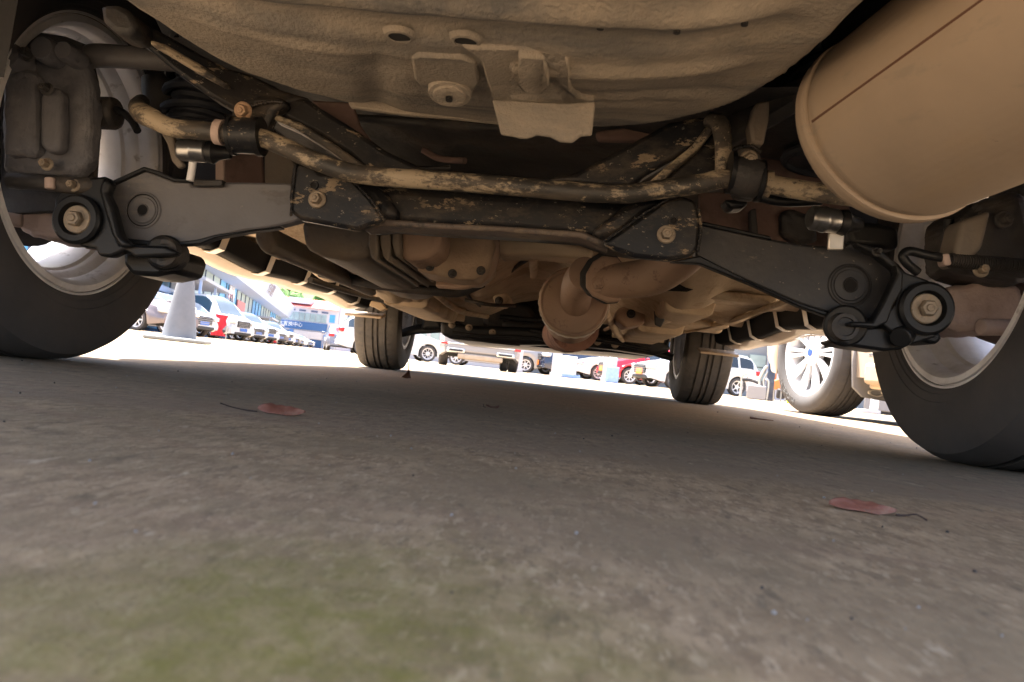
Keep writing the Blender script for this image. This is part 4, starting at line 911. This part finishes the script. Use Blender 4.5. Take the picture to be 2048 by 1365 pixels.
# neighbour with the big bright wheel
wp = G(1640, 4.45); rzn = math.radians(13); wo = Matrix.Rotation(rzn, 3, 'Z') @ Vector((-.82, 1.515, 0))
nb = make_car('sedan', m_champ, Vector((wp.x-wo.x, wp.y-wo.y, 0)), rzn, 'champagne car alongside with a big bright multi-spoke wheel and a grey mud flap', wheels=False, group='neighbour')
del nb['group']
m_brightalloy = mat('bright_polished_alloy', (.80, .80, .82), .35, .25, var=.03)
m_emb = mat('blue_emblem', (.04, .09, .35), .25, var=0)
PINV_local = Matrix.Identity(4)
w1 = wheel(nb, (-.82, 1.515, .355), -1, R=.355, w=.235, rr=.2413, spokes=10, twin=True, steer=0, m_r=m_brightalloy, hubcol=m_emb)
for c in ((.79, 1.515, .355), (.79, -1.475, .355), (-.79, -1.475, .355)): wheel(nb, c, 1 if c[0] > 0 else -1, R=.355, w=.235, rr=.2413, spokes=10, twin=True, m_r=m_brightalloy, seg=90)
# tyre lettering
def text_mesh(body, size, extrude=.0, align='CENTER'):
    cu = bpy.data.curves.new('lettering', 'FONT'); cu.body = body; cu.size = size; cu.extrude = extrude; cu.align_x = align; cu.align_y = 'CENTER'; cu.resolution_u = 2
    o = bpy.data.objects.new('lettering', cu); COL.objects.link(o); bpy.context.view_layer.update()
    me = bpy.data.meshes.new_from_object(o); bpy.data.objects.remove(o); return me
me = text_mesh('MICHELIN', .042, .001)
for v in me.vertices:
    an = -PI/2-.62-v.co.x/.295*1.15; r = .298+v.co.y
    v.co = Vector((.1185+v.co.z, r*math.cos(an), r*math.sin(an)))
m_let = mat('tyre_lettering', (.10, .10, .10), .6, var=0)
link('tyre_lettering', me, m_let, w1, smooth=0)
bm = bmesh.new()
fl = [(-.115, .30), (-.10, .17), (-.04, .125), (.13, .115), (.14, .15), (.05, .2), (.02, .3), (-.02, .52), (-.10, .55)]
prism_bm(bm, [Vector((-.80+x, 1.515-.41-.02*(z-.3), z)) for x, z in fl], [Vector((-.80+x, 1.515-.425-.02*(z-.3), z)) for x, z in fl])
m_flap = mat('grey_mud_flap', (.20, .20, .21), .5, var=.05)
fin('mud_flap', bm, m_flap, nb, bevel=.005)
lathe('flap_emblem', [(0, .018), (.003, .02), (.003, .026), (0, .028)], m_clip, nb, Mx=Matrix.Translation(Vector((-.80+.03, 1.515-.427, .155))) @ Matrix.Rotation(-PI/2, 4, 'Z') @ Matrix.Diagonal((1, 1.7, .7, 1)), seg=32)
box('sill_chrome', (-.90, -.15, .335), (.05, 2.2, .02), m_chrome, nb, bevel=.005)
box('sill_skirt', (-.885, -.15, .245), (.09, 2.25, .11), m_skirt, nb, bevel=.02)
box('sill_lower', (-.84, -.15, .19), (.10, 2.25, .04), m_tan, nb, bevel=.01)

# ------------------------------------------------------------------ traffic cone
cl = G(359, 6.0); cone = thing('traffic_cone', 'pale grey traffic cone on a square base beside the left rear tyre', 'traffic cone', cl, .3)
m_cone = mat('chalky_grey_plastic', (.15, .16, .18), .6, layers=[((.20, .20, .205), 4, .45, .7, (1, 1, .6), .6), ((.15, .15, .15), 14, .58, .75, (1, 1, 1), .5)])
lathe('cone_body', [(.03, .128), (.05, .124), (.09, .119), (.68, .030), (.70, .026), (.70, 0)], m_cone, cone, Mx=Matrix.Rotation(-PI/2, 4, 'Y') @ Matrix.Identity(4), seg=48, closed=False)
box('cone_base', (0, 0, .0165), (.43, .43, .031), mat('cone_base_rubber', (.22, .23, .22), .7), cone, bevel=.012, bseg=3)

# ------------------------------------------------------------------ buildings
def dir_line(px0, D0, px1, D1):
    a, b = G(px0, D0), G(px1, D1); return a, b, (b-a).normalized(), (b-a).length
m_bblue = mat('pale_blue_fascia', (.42, .52, .72), .5, var=.03)
m_bwall = mat('blue_render', (.12, .24, .50), .7, var=.05)
m_fgl = mat('blue_glass_pane', (.10, .40, .72), .45, var=.25, vscale=.25)
m_ggl = mat('green_blue_glass', (.32, .42, .42), .45, var=.3, vscale=.3)
m_mull = mat('dark_mullion', (.09, .12, .20), .5, var=0)
m_slab = mat('grey_canopy', (.42, .43, .47), .6, var=.05)
a, b, u, Ln = dir_line(258, 33, 556, 127); nrm = Vector((u.y, -u.x, 0))   # to the right = towards the aisle
gb = thing('glass_building', 'two-storey glass showroom with a pale blue fascia running back along the left-hand row', 'building', a, math.atan2(u.y, u.x))
# local frame: x along the facade, y = to the left (into the building)
box('wall', (Ln/2, 5.2, 2.2), (Ln, 10, 4.4), m_bwall, gb)
bm = bmesh.new(); prism_bm(bm, [Vector((-1.2, y, z)) for y, z in ((-1.3, 4.5), (-.3, 4.3), (10, 4.3), (10, 6.2), (-2.0, 6.3))], [Vector((Ln, y, z)) for y, z in ((-1.3, 4.5), (-.3, 4.3), (10, 4.3), (10, 6.2), (-2.0, 6.3))])
fin('fascia', bm, m_bblue, gb, smooth=0)
bm = bmesh.new(); box_bm(bm, (Ln/2, -.35, 2.0), (Ln, .7, .28)); fin('floor_slab', bm, m_bblue, gb, smooth=0)
npan = 28
pane_me = None
for k in range(npan):
    x = (k+.5)*Ln/npan
    for z0, z1 in ((2.15, 4.32), (.15, 1.85)):
        box('window', (x, .06, (z0+z1)/2), (Ln/npan-.14, .2, z1-z0), m_fgl if k % 7 < 3 or z0 < 1 else m_ggl, gb, smooth=0)
    box('mullion', (k*Ln/npan, -.05, 3.2), (.07, .12, 2.3), m_mull, gb, smooth=0)
for k in range(5):   # end wall towards the camera
    box('window', (-.06, 1.1+k*2.0, 3.2), (.2, 1.86, 2.1), m_fgl, gb, smooth=0); box('window', (-.06, 1.1+k*2.0, 1.0), (.2, 1.86, 1.7), m_fgl, gb, smooth=0)
    box('mullion', (-.2, .08+k*2.0, 2.2), (.12, .12, 4.2), m_mull, gb, smooth=0)
for x0, x1, z in ((3, 13, 2.75), (46, 56, 2.6), (60, 68, 2.4)):
    box('canopy', ((x0+x1)/2, -1.2, z), (x1-x0, 2.3, .16), m_slab, gb, smooth=0)
    for x in (x0+.3, (x0+x1)/2, x1-.3): box('canopy_post', (x, -2.1, z/2), (.12, .12, z), m_bblue, gb, smooth=0)
for k in range(3):
    x = 4+k*4.2; box('stair_rail', (x, -1.6, 1.5), (.06, .06, 1.6), m_bblue, gb, smooth=0)
for s_ in (1, -1): tube('truss_bar', [(-.5, .3 if s_ > 0 else 5, 4.2), (-.5, 5 if s_ > 0 else .3, 2.2)], .05, m_bwall, gb, seg=6, n=1)
tube('truss_bar', [(2, -.3, 4.2), (9, -.3, 2.3)], .05, m_mull, gb, seg=6, n=1); tube('truss_bar', [(2, -.3, 2.3), (9, -.3, 4.2)], .05, m_mull, gb, seg=6, n=1)
box('air_conditioner', (6, -.6, 2.45-.1), (.9, .5, .6), m_wht, gb, bevel=.03); box('air_conditioner', (17, -.6, 1.5), (.9, .5, .6), m_slab, gb, bevel=.03)
box('banner_panel', (30.5, -.14, 3.3), (3.2, .06, 2.5), m_wht, gb, smooth=0)
me = text_mesh('BCR', 1.0, .01); me.transform(Matrix.Translation(Vector((30.4, -.19, 3.3))) @ Matrix.Rotation(PI/2, 4, 'X'))
link('banner_lettering', me, m_mull, gb, smooth=0)
box('red_panel', (38, -.14, 3.0), (6, .05, 1.0), mat('faded_red_panel', (.62, .20, .20), .6), gb, smooth=0)
me = text_mesh('汽车销售', 1.35, .01)   # faint tall characters on the fascia
me.transform(Matrix.Translation(Vector((48, -1.78, 5.45))) @ Matrix.Rotation(PI/2+.32, 4, 'X') @ Matrix.Diagonal((1.4, 1, 1, 1)))
link('fascia_lettering', me, mat('brown_letters', (.22, .19, .22), .6), gb, smooth=0)

m_wbld = mat('white_render', (.55, .54, .56), .8, var=.04)
m_roofr = mat('red_tile_roof', (.55, .13, .11), .7, var=.12)
m_sign = mat('blue_sign_board', (.05, .13, .30), .5, var=.04)
m_white = mat('white_sign_letters', (.85, .85, .85), .5, var=0)
m_dkopen = mat('dim_blue_opening', (.03, .09, .22), .7, var=.1)
def facade(name, label, pxa, pxb, D, H, mw, cat='building'):
    a, b = G(pxa, D), G(pxb, D); u = (b-a).normalized(); Ln = (b-a).length
    t = thing(name, label, cat, a, math.atan2(u.y, u.x)); box('wall', (Ln/2, 4, H/2), (Ln, 8, H), mw, t, smooth=0); return t, Ln
wb, Lw = facade('workshop_building', 'white building with a red roof and a long blue sign board in white characters', 536, 668, 130, 6.7, m_wbld)
sc_ = Lw/132.0     # metres per photograph pixel
bm = bmesh.new(); loop_faces(bm, [[Vector((x, y, z)) for y, z in ((-.5, 6.7), (4, 8.3), (8.5, 6.7))] for x in (-.3, Lw+.3)]); fin('roof', bm, m_roofr, wb, smooth=0)
box('roof_structure', (Lw*.40, 1.2, 7.7), (3.6, 2.6, .9), m_wbld, wb, smooth=0)
for x in (.14, .30, .46, .64, .8): box('vent_window', (Lw*x, -.02, 6.1), (1.1, .12, .28), m_mull, wb, smooth=0)
for k in range(10): box('window', (Lw*(.05+k*.083), -.03, 5.05), (Lw*.083-.1, .14, 1.35), m_ggl, wb, smooth=0)
box('side_window', (Lw*.92, -.03, 5.2), (.9, .14, 1.3), m_fgl, wb, smooth=0)
box('sign_board', (Lw*.43, -.12, 3.55), (Lw*.86, .2, 1.3), m_sign, wb, smooth=0)
box('small_sign', (Lw*.93, -.1, 3.3), (.95, .16, 1.2), m_bwall, wb, smooth=0)
me = text_mesh('二手车置换中心', .82, .01); me.transform(Matrix.Translation(Vector((2.6, -.25, 3.6))) @ Matrix.Rotation(PI/2, 4, 'X'))
link('sign_lettering', me, m_white, wb, smooth=0)
for x0, x1, h, mm in ((.14, .29, 2.6, m_dkopen), (.30, .36, 2.8, m_bwall), (.37, .80, 1.4, m_dkopen), (.82, .94, 2.4, m_bwall)):
    box('doorway', (Lw*(x0+x1)/2, -.04, h/2), (Lw*(x1-x0), .14, h), mm, wb, smooth=0)
box('shutter', (Lw*.585, -.12, 2.1), (Lw*.43, .1, 1.2), m_wbld, wb, smooth=0)
pb, Lp = facade('pale_building', 'plain pale building with three blue characters, left of the front left tyre', 669, 790, 112, 6.4, mat('lilac_white_render', (.66, .62, .68), .8, var=.03))
me = text_mesh('回 车 市', .8, .01); me.transform(Matrix.Translation(Vector((Lp*.12, -.06, 2.95))) @ Matrix.Rotation(PI/2, 4, 'X'))
link('wall_lettering', me, mat('blue_letters', (.05, .22, .5), .5, var=0), pb, smooth=0)
box('window', (Lp*.17, -.02, 4.8), (.3, .12, 1.0), m_mull, pb, smooth=0)
box('drain_pipe', (Lp*.01, -.08, 3.2), (.14, .14, 6.2), m_slab, pb, smooth=0)
# low white hall behind the crossover
fh, Lf = facade('low_hall', 'low white hall far behind the silver crossover', 795, 1035, 62, 4.2, m_wbld)
for k in range(9): box('window', (Lf*(.08+k*.105), -.03, 2.2), (.7, .1, 1.1), m_ggl, fh, smooth=0)
# showroom on the right
m_shgl = mat('dark_showroom_glass', (.05, .075, .11), .1, var=.3, vscale=.4)
m_grey = mat('grey_blue_cladding', (.22, .24, .26), .6, var=.08, vscale=.6)
sh, Ls = facade('showroom_building', 'grey showroom with dark windows and a light column behind the parked hatchbacks', 1020, 1760, 40, 5.5, m_grey)
pm = Ls/740
for k in range(11):
    x = (k+.5)*38*pm; box('window', (x, -.05, 1.75), (38*pm-.12, .2, 2.9), m_shgl, sh, smooth=0)
for k in range(12): box('window_frame', (k*38*pm, -.1, 1.8), (.09, .2, 3.1), m_bwall, sh, smooth=0)
for x0, x1, z0, z1 in ((1490, 1524, .9, 1.55), (1490, 1524, 1.6, 2.2), (1450, 1488, 1.2, 2.1), (1563, 1600, .3, 1.6), (1603, 1640, .3, 1.6)):
    box('window', ((x0+x1)/2*pm-1020*pm, -.05, (z0+z1)/2), ((x1-x0)*pm-.06, .2, z1-z0), m_ggl, sh, smooth=0)
box('column', ((1542-1020)*pm, -.4, 2.7), (34*pm, .8, 5.4), mat('pale_grey_column', (.50, .50, .54), .7), sh, smooth=0)
box('orange_panel', ((1571-1020)*pm, -.12, 2.55), (14*pm, .1, .5), mat('orange_yellow_panel', (.65, .32, .06), .6), sh, smooth=0)
box('red_notice', ((1539-1020)*pm, -.83, 2.15), (.24, .04, .17), mat('dull_red_notice', (.40, .06, .06), .6), sh, smooth=0)
box('shop_sign', ((1103-1020)*pm, -.3, 1.65), (.9, .06, .35), mat('bright_red_sign', (.80, .07, .03), .5), sh, smooth=0)
box('red_frame', ((1132-1020)*pm, -.9, 1.35), (.6, .08, .08), mat('red_metal_frame', (.5, .03, .04), .5), sh, smooth=0)
box('red_frame', ((1134-1020)*pm, -.9, .7), (.08, .08, 1.3), mat('red_metal_frame', (.5, .03, .04), .5), sh, smooth=0)
for px, lb, wdt in ((1034, 'leftmost of the three white pillars, beside the silver crossover', .30), (1111, 'middle of the three white pillars, right of the dark blue crossover', .31), (1215, 'rightmost of the three white pillars, in front of the red hatchback', .40)):
    p = G(px, 26); t = thing('white_pillar', lb, 'pillar', p, facing(px, 0), group='white pillars before the showroom')
    box('shaft', (0, 0, 1.7), (wdt, wdt, 3.4), m_wbld, t, bevel=.015); box('plinth', (0, 0, .06), (wdt+.08, wdt+.08, .12), m_wbld, t, bevel=.01)
# water cooler bottle and crate near pillar three
p = G(1222, 24.5); t = thing('water_bottle_stand', 'blue and white water bottle stand at the foot of the rightmost pillar', 'bottle stand', p, 0)
box('crate', (0, 0, .25), (.42, .42, .5), mat('pale_blue_plastic', (.30, .45, .75), .4), t, bevel=.02); lathe('bottle', [(.5, 0), (.5, .13), (.78, .135), (.86, .06), (.92, .05), (.92, 0)], mat('clear_blue_bottle', (.45, .6, .8), .2, var=.1), t, Mx=Matrix.Rotation(-PI/2, 4, 'Y'), seg=24, closed=False)
p = G(1130, 25); t = thing('white_box', 'white box on the ground left of the white hatchback nose', 'box', p, .4)
box('carton', (0, 0, .35), (.55, .5, .7), m_wht, t, bevel=.015); box('blue_base', (.1, 0, .06), (.62, .54, .1), mat('pale_blue_plastic', (.3, .45, .75), .4), t, bevel=.01)

# ------------------------------------------------------------------ workshop kit on the right
p = G(1538, 17.5); rz = facing(1538, 0)+PI
t = thing('tyre_changer', 'tyre changing machine with a black column and bent silver arms', 'tyre changer', p, rz)
m_stl = mat('satin_steel', (.5, .49, .47), .35, .8, var=.08)
box('column', (0, 0, .46), (.17, .2, .92), m_navy, t, bevel=.02)
box('base_cabinet', (-.28, .1, .16), (.42, .5, .32), m_slv, t, bevel=.02)
tube('bent_arm', [(-.10, -.05, .78), (-.16, -.05, .70), (-.24, -.05, .48), (-.23, -.05, .34), (-.26, -.05, .28)], .032, m_stl, t); tube('bent_arm', [(-.02, -.07, .74), (-.10, -.07, .62), (-.15, -.07, .45), (-.13, -.07, .32), (-.17, -.07, .28)], .024, m_stl, t)
tube('lift_hoop', [(-.62, 0, .36), (-.63, 0, .48), (-.55, 0, .57), (-.45, 0, .56)], .025, m_stl, t); tube('lift_hoop', [(-.52, .1, .38), (-.52, .1, .48), (-.44, .1, .55)], .022, m_stl, t)
tube('turntable_arm', [(-.60, 0, .42), (-.4, 0, .42), (-.2, 0, .36)], .035, m_dark, t); tube('tank_pipe', [(-.12, -.1, .5), (-.04, -.1, .42), (-.05, -.1, .02)], .025, m_stl, t); tube('stand_leg', [(-.62, .0, .38), (-.62, 0, .02)], .03, m_stl, t, n=1)
p = G(1556, 18.5); t = thing('orange_compressor', 'orange workshop machine with a wooden rack beside the tyre changer', 'machine', p, rz)
bm = bmesh.new(); prism_bm(bm, [Vector((x, 0, z)) for x, z in ((-.14, .30), (.12, .26), (.14, .50), (.08, .68), (-.02, .56), (-.14, .50))], [Vector((x, .3, z)) for x, z in ((-.14, .30), (.12, .26), (.14, .50), (.08, .68), (-.02, .56), (-.14, .50))])
fin('housing', bm, mat('orange_enamel', (.80, .24, .07), .45), t, bevel=.03); box('rack', (-.12, .2, .70), (.08, .1, .6), mat('brown_wood', (.35, .16, .06), .7), t, bevel=.01)
box('motor', (.05, .1, .2), (.2, .3, .24), m_dark, t, bevel=.04); tube('stand', [(-.1, .1, 0), (-.1, .1, .3)], .02, m_stl, t, n=1)
p = G(1574, 17.5); t = thing('waste_bin', 'grey wheeled bin with a pale blue domed lid left of the big bright wheel', 'bin', p, rz)
bm = bmesh.new(); loop_faces(bm, [[Vector((x*s, y*s, z)) for x, y in ((-.19, -.18), (.19, -.18), (.19, .18), (-.19, .18))] for z, s in ((.24, .84), (.62, 1))]); fin('bin_body', bm, mat('grey_bin_plastic', (.22, .22, .25), .5), t, bevel=.02)
lathe('lid', [(.62, .2), (.64, .2), (.72, .15), (.76, .05), (.76, 0)], mat('pale_blue_lid', (.45, .58, .66), .4), t, Mx=Matrix.Rotation(-PI/2, 4, 'Y'), seg=24, closed=False)
for x in (-.14, -.04, .12): tube('leg', [(x, 0, 0), (x, 0, .26)], .015, m_stl, t, n=1, seg=8)
p = G(1579, 16); t = thing('spray_bottle', 'yellow-green bottle with a white cap on the ground under the bin', 'bottle', p, 0)
lathe('bottle', [(0, 0), (0, .055), (.11, .055), (.13, .03), (.13, 0)], mat('yellow_green_liquid', (.62, .75, .03), .3, var=.03), t, Mx=Matrix.Rotation(-PI/2, 4, 'Y'), seg=20, closed=False)
lathe('cap', [(.13, 0), (.13, .034), (.16, .034), (.165, 0)], m_wht, t, Mx=Matrix.Rotation(-PI/2, 4, 'Y'), seg=20, closed=False)
p = G(1748, 12); t = thing('white_post', 'short white post seen under the champagne neighbour car', 'post', p, 0); box('shaft', (0, 0, .25), (.10, .1, .5), m_wht, t, bevel=.01); box('foot', (-.08, 0, .03), (.3, .2, .06), m_slab, t, bevel=.01)
p = G(1800, 13); t = thing('grey_cabinet', 'grey cabinet on the ground behind the short white post', 'cabinet', p, facing(1800, 0)); box('cabinet_body', (0, 0, .4), (1.1, .5, .7), m_flap, t, bevel=.02); box('cabinet_foot', (0, 0, .03), (1.0, .4, .06), m_dark, t)

# ------------------------------------------------------------------ hill with woods
hc = G(600, 330); bm = bmesh.new()
def hf(u, v):
    x = (u-.5)*420; y = (v-.5)*160; h = 34*math.exp(-((x+15)/110)**2-((y)/60)**2)+2.5*nz(x*.03, y*.03)
    return Vector((hc.x+x, hc.y+y, max(-1, h-3)))
grid_bm(bm, hf, 60, 24); struct(fin('hill', bm, mat('hill_scrub', (.07, .13, .035), .9, var=.4, vscale=.05), smooth=60))
bm = bmesh.new(); rnd = random.Random(3)
for k in range(520):
    u, v = rnd.uniform(.2, .75), rnd.uniform(.05, .6); p = hf(u, v)
    if p.z < 3: continue
    s = rnd.uniform(2.2, 4.6); q = bmesh.ops.create_icosphere(bm, subdivisions=2, radius=s, matrix=Matrix.Translation(p+Vector((0, 0, s*.5))))
    for vt in q['verts']: vt.co += (vt.co-p)*.32*nz(vt.co.x*.5, vt.co.y*.5, vt.co.z*.5)
wd = fin('woods', bm, mat('tree_crowns', (.08, .16, .04), .85, var=.5, vscale=.12, bump=1, bscale=.8, bdist=.8), smooth=0); wd['kind'] = 'stuff'; wd['label'] = 'green woods on the hill'

# ------------------------------------------------------------------ leaves and litter
m_leaf = mat('dry_brown_leaf', (.27, .10, .065), .6, var=.25, vscale=60, layers=[((.34, .22, .15), 110, .5, .68, (1, 1, 1), .6), ((.10, .05, .035), 70, .6, .7, (1, 1, 1), .7)], bump=.3, bscale=300, bdist=.001)
m_leafd = mat('dark_dry_leaf', (.13, .06, .04), .7, var=.25, vscale=60, bump=.3, bscale=300, bdist=.001)
m_stem = mat('leaf_stem', (.05, .03, .025), .7)
def leaf(label, px, py, Lf_, Wf, rz, lift, fold, m, tip=1, stemlen=.6, roll=0):
    c = PZ(px, py, 0.0); t = thing('fallen_leaf', label, 'leaf', (c.x, c.y, 0), rz)
    bm = bmesh.new()
    def g(u, v):
        s = (v-.5)*2; x = (u-.5)*Lf_; w = Wf*.5*(math.sin(PI*min(1, u*.97+.015))**.95)*(1.15-.3*u)*(1+.08*math.sin(u*13+s)+.05*math.sin(u*31))
        y = s*w; z = .0035*abs(2*u-1)**2.2*(1 if tip > 0 else .6)+(s+1)*.5*w*.72*roll*(1+.35*math.sin(u*7+1))+.0012*math.exp(-(s/.12)**2)+.0006*math.sin(u*9+s*2.5)+.0009+fold*.12*w*(1-s*s)
        return Vector((x, y, z))
    grid_bm(bm, g, 24, 12); o = fin('leaf_blade', bm, m, t, smooth=80); s_ = o.modifiers.new('t', 'SOLIDIFY'); s_.thickness = .0004
    pts = [(-Lf_*.5*tip, 0, .001), (-Lf_*(.5+stemlen*.35)*tip, .002, .0012), (-Lf_*(.5+stemlen*.7)*tip, -.001, .003), (-Lf_*(.5+stemlen)*tip, -.006, .006 if tip > 0 else .001)]
    tube('stem', pts, [.0007, .0006, .0005, .0006], m_stem, t, seg=8)
leaf('reddish brown leaf with a long curled stem on the left of the ground', 562, 830, .045, .019, YAW+.15, .003, .5, m_leaf, 1, .75, 1.5)
leaf('curled pinkish brown leaf nearest the camera on the right', 1724, 1024, .042, .0145, YAW-.2, .003, .55, m_leaf, -1, .4, 1.5)
leaf('small dark crumpled leaf in the middle of the ground', 985, 817, .026, .015, .6, .004, .7, m_leafd, 1, .3, .3)
t = thing('fallen_leaf', 'small upright curled leaf in front of the front left tyre', 'leaf', PZ(812, 757, 0), .3)
bm = bmesh.new(); grid_bm(bm, lambda u, v: Vector(((v-.5)*.034*(1-u*.8)+.006*u, .012*math.sin(v*3), .034*u*(1-.6*abs(v-.6))+.002*math.sin(v*9))), 8, 8); fin('leaf_blade', bm, m_leafd, t); tube('stem', [(.006, .01, .03), (.003, .01, .05), (0, .01, .062)], .0015, m_stem, t, seg=6)
t = thing('twig', 'thin dark twig on the ground in the light at the right', 'twig', PZ(1524, 841, 0), 0)
tube('stalk', [(-.035, 0, .004), (-.01, .003, .003), (.01, .0, .003), (.032, -.004, .003)], [.0035, .002, .0018, .001], m_leafd, t, seg=8)
bm = bmesh.new(); rnd = random.Random(11)
for k in range(150):
    y = -1.0+rnd.random()**1.6*2.6; x = .1+rnd.uniform(-.6, .6)*(y+1.35)*1.1; s = rnd.uniform(.0003, .0009)*(1+.7*(y+1))
    q = bmesh.ops.create_icosphere(bm, subdivisions=1, radius=s, matrix=Matrix.Translation((x, y, s*.5)))
    for vt in q['verts']: vt.co += Vector((rnd.uniform(-1, 1), rnd.uniform(-1, 1), rnd.uniform(-.5, .5)))*s*.35
o = fin('grit', bm, [mat('pale_grit', (.30, .27, .24), .9), mat('dark_grit', (.06, .05, .045), .9)], smooth=0); o['kind'] = 'stuff'; o['label'] = 'loose grit on the concrete'
for k, pol in enumerate(o.data.polygons): pol.material_index = (k//20) % 3 == 0
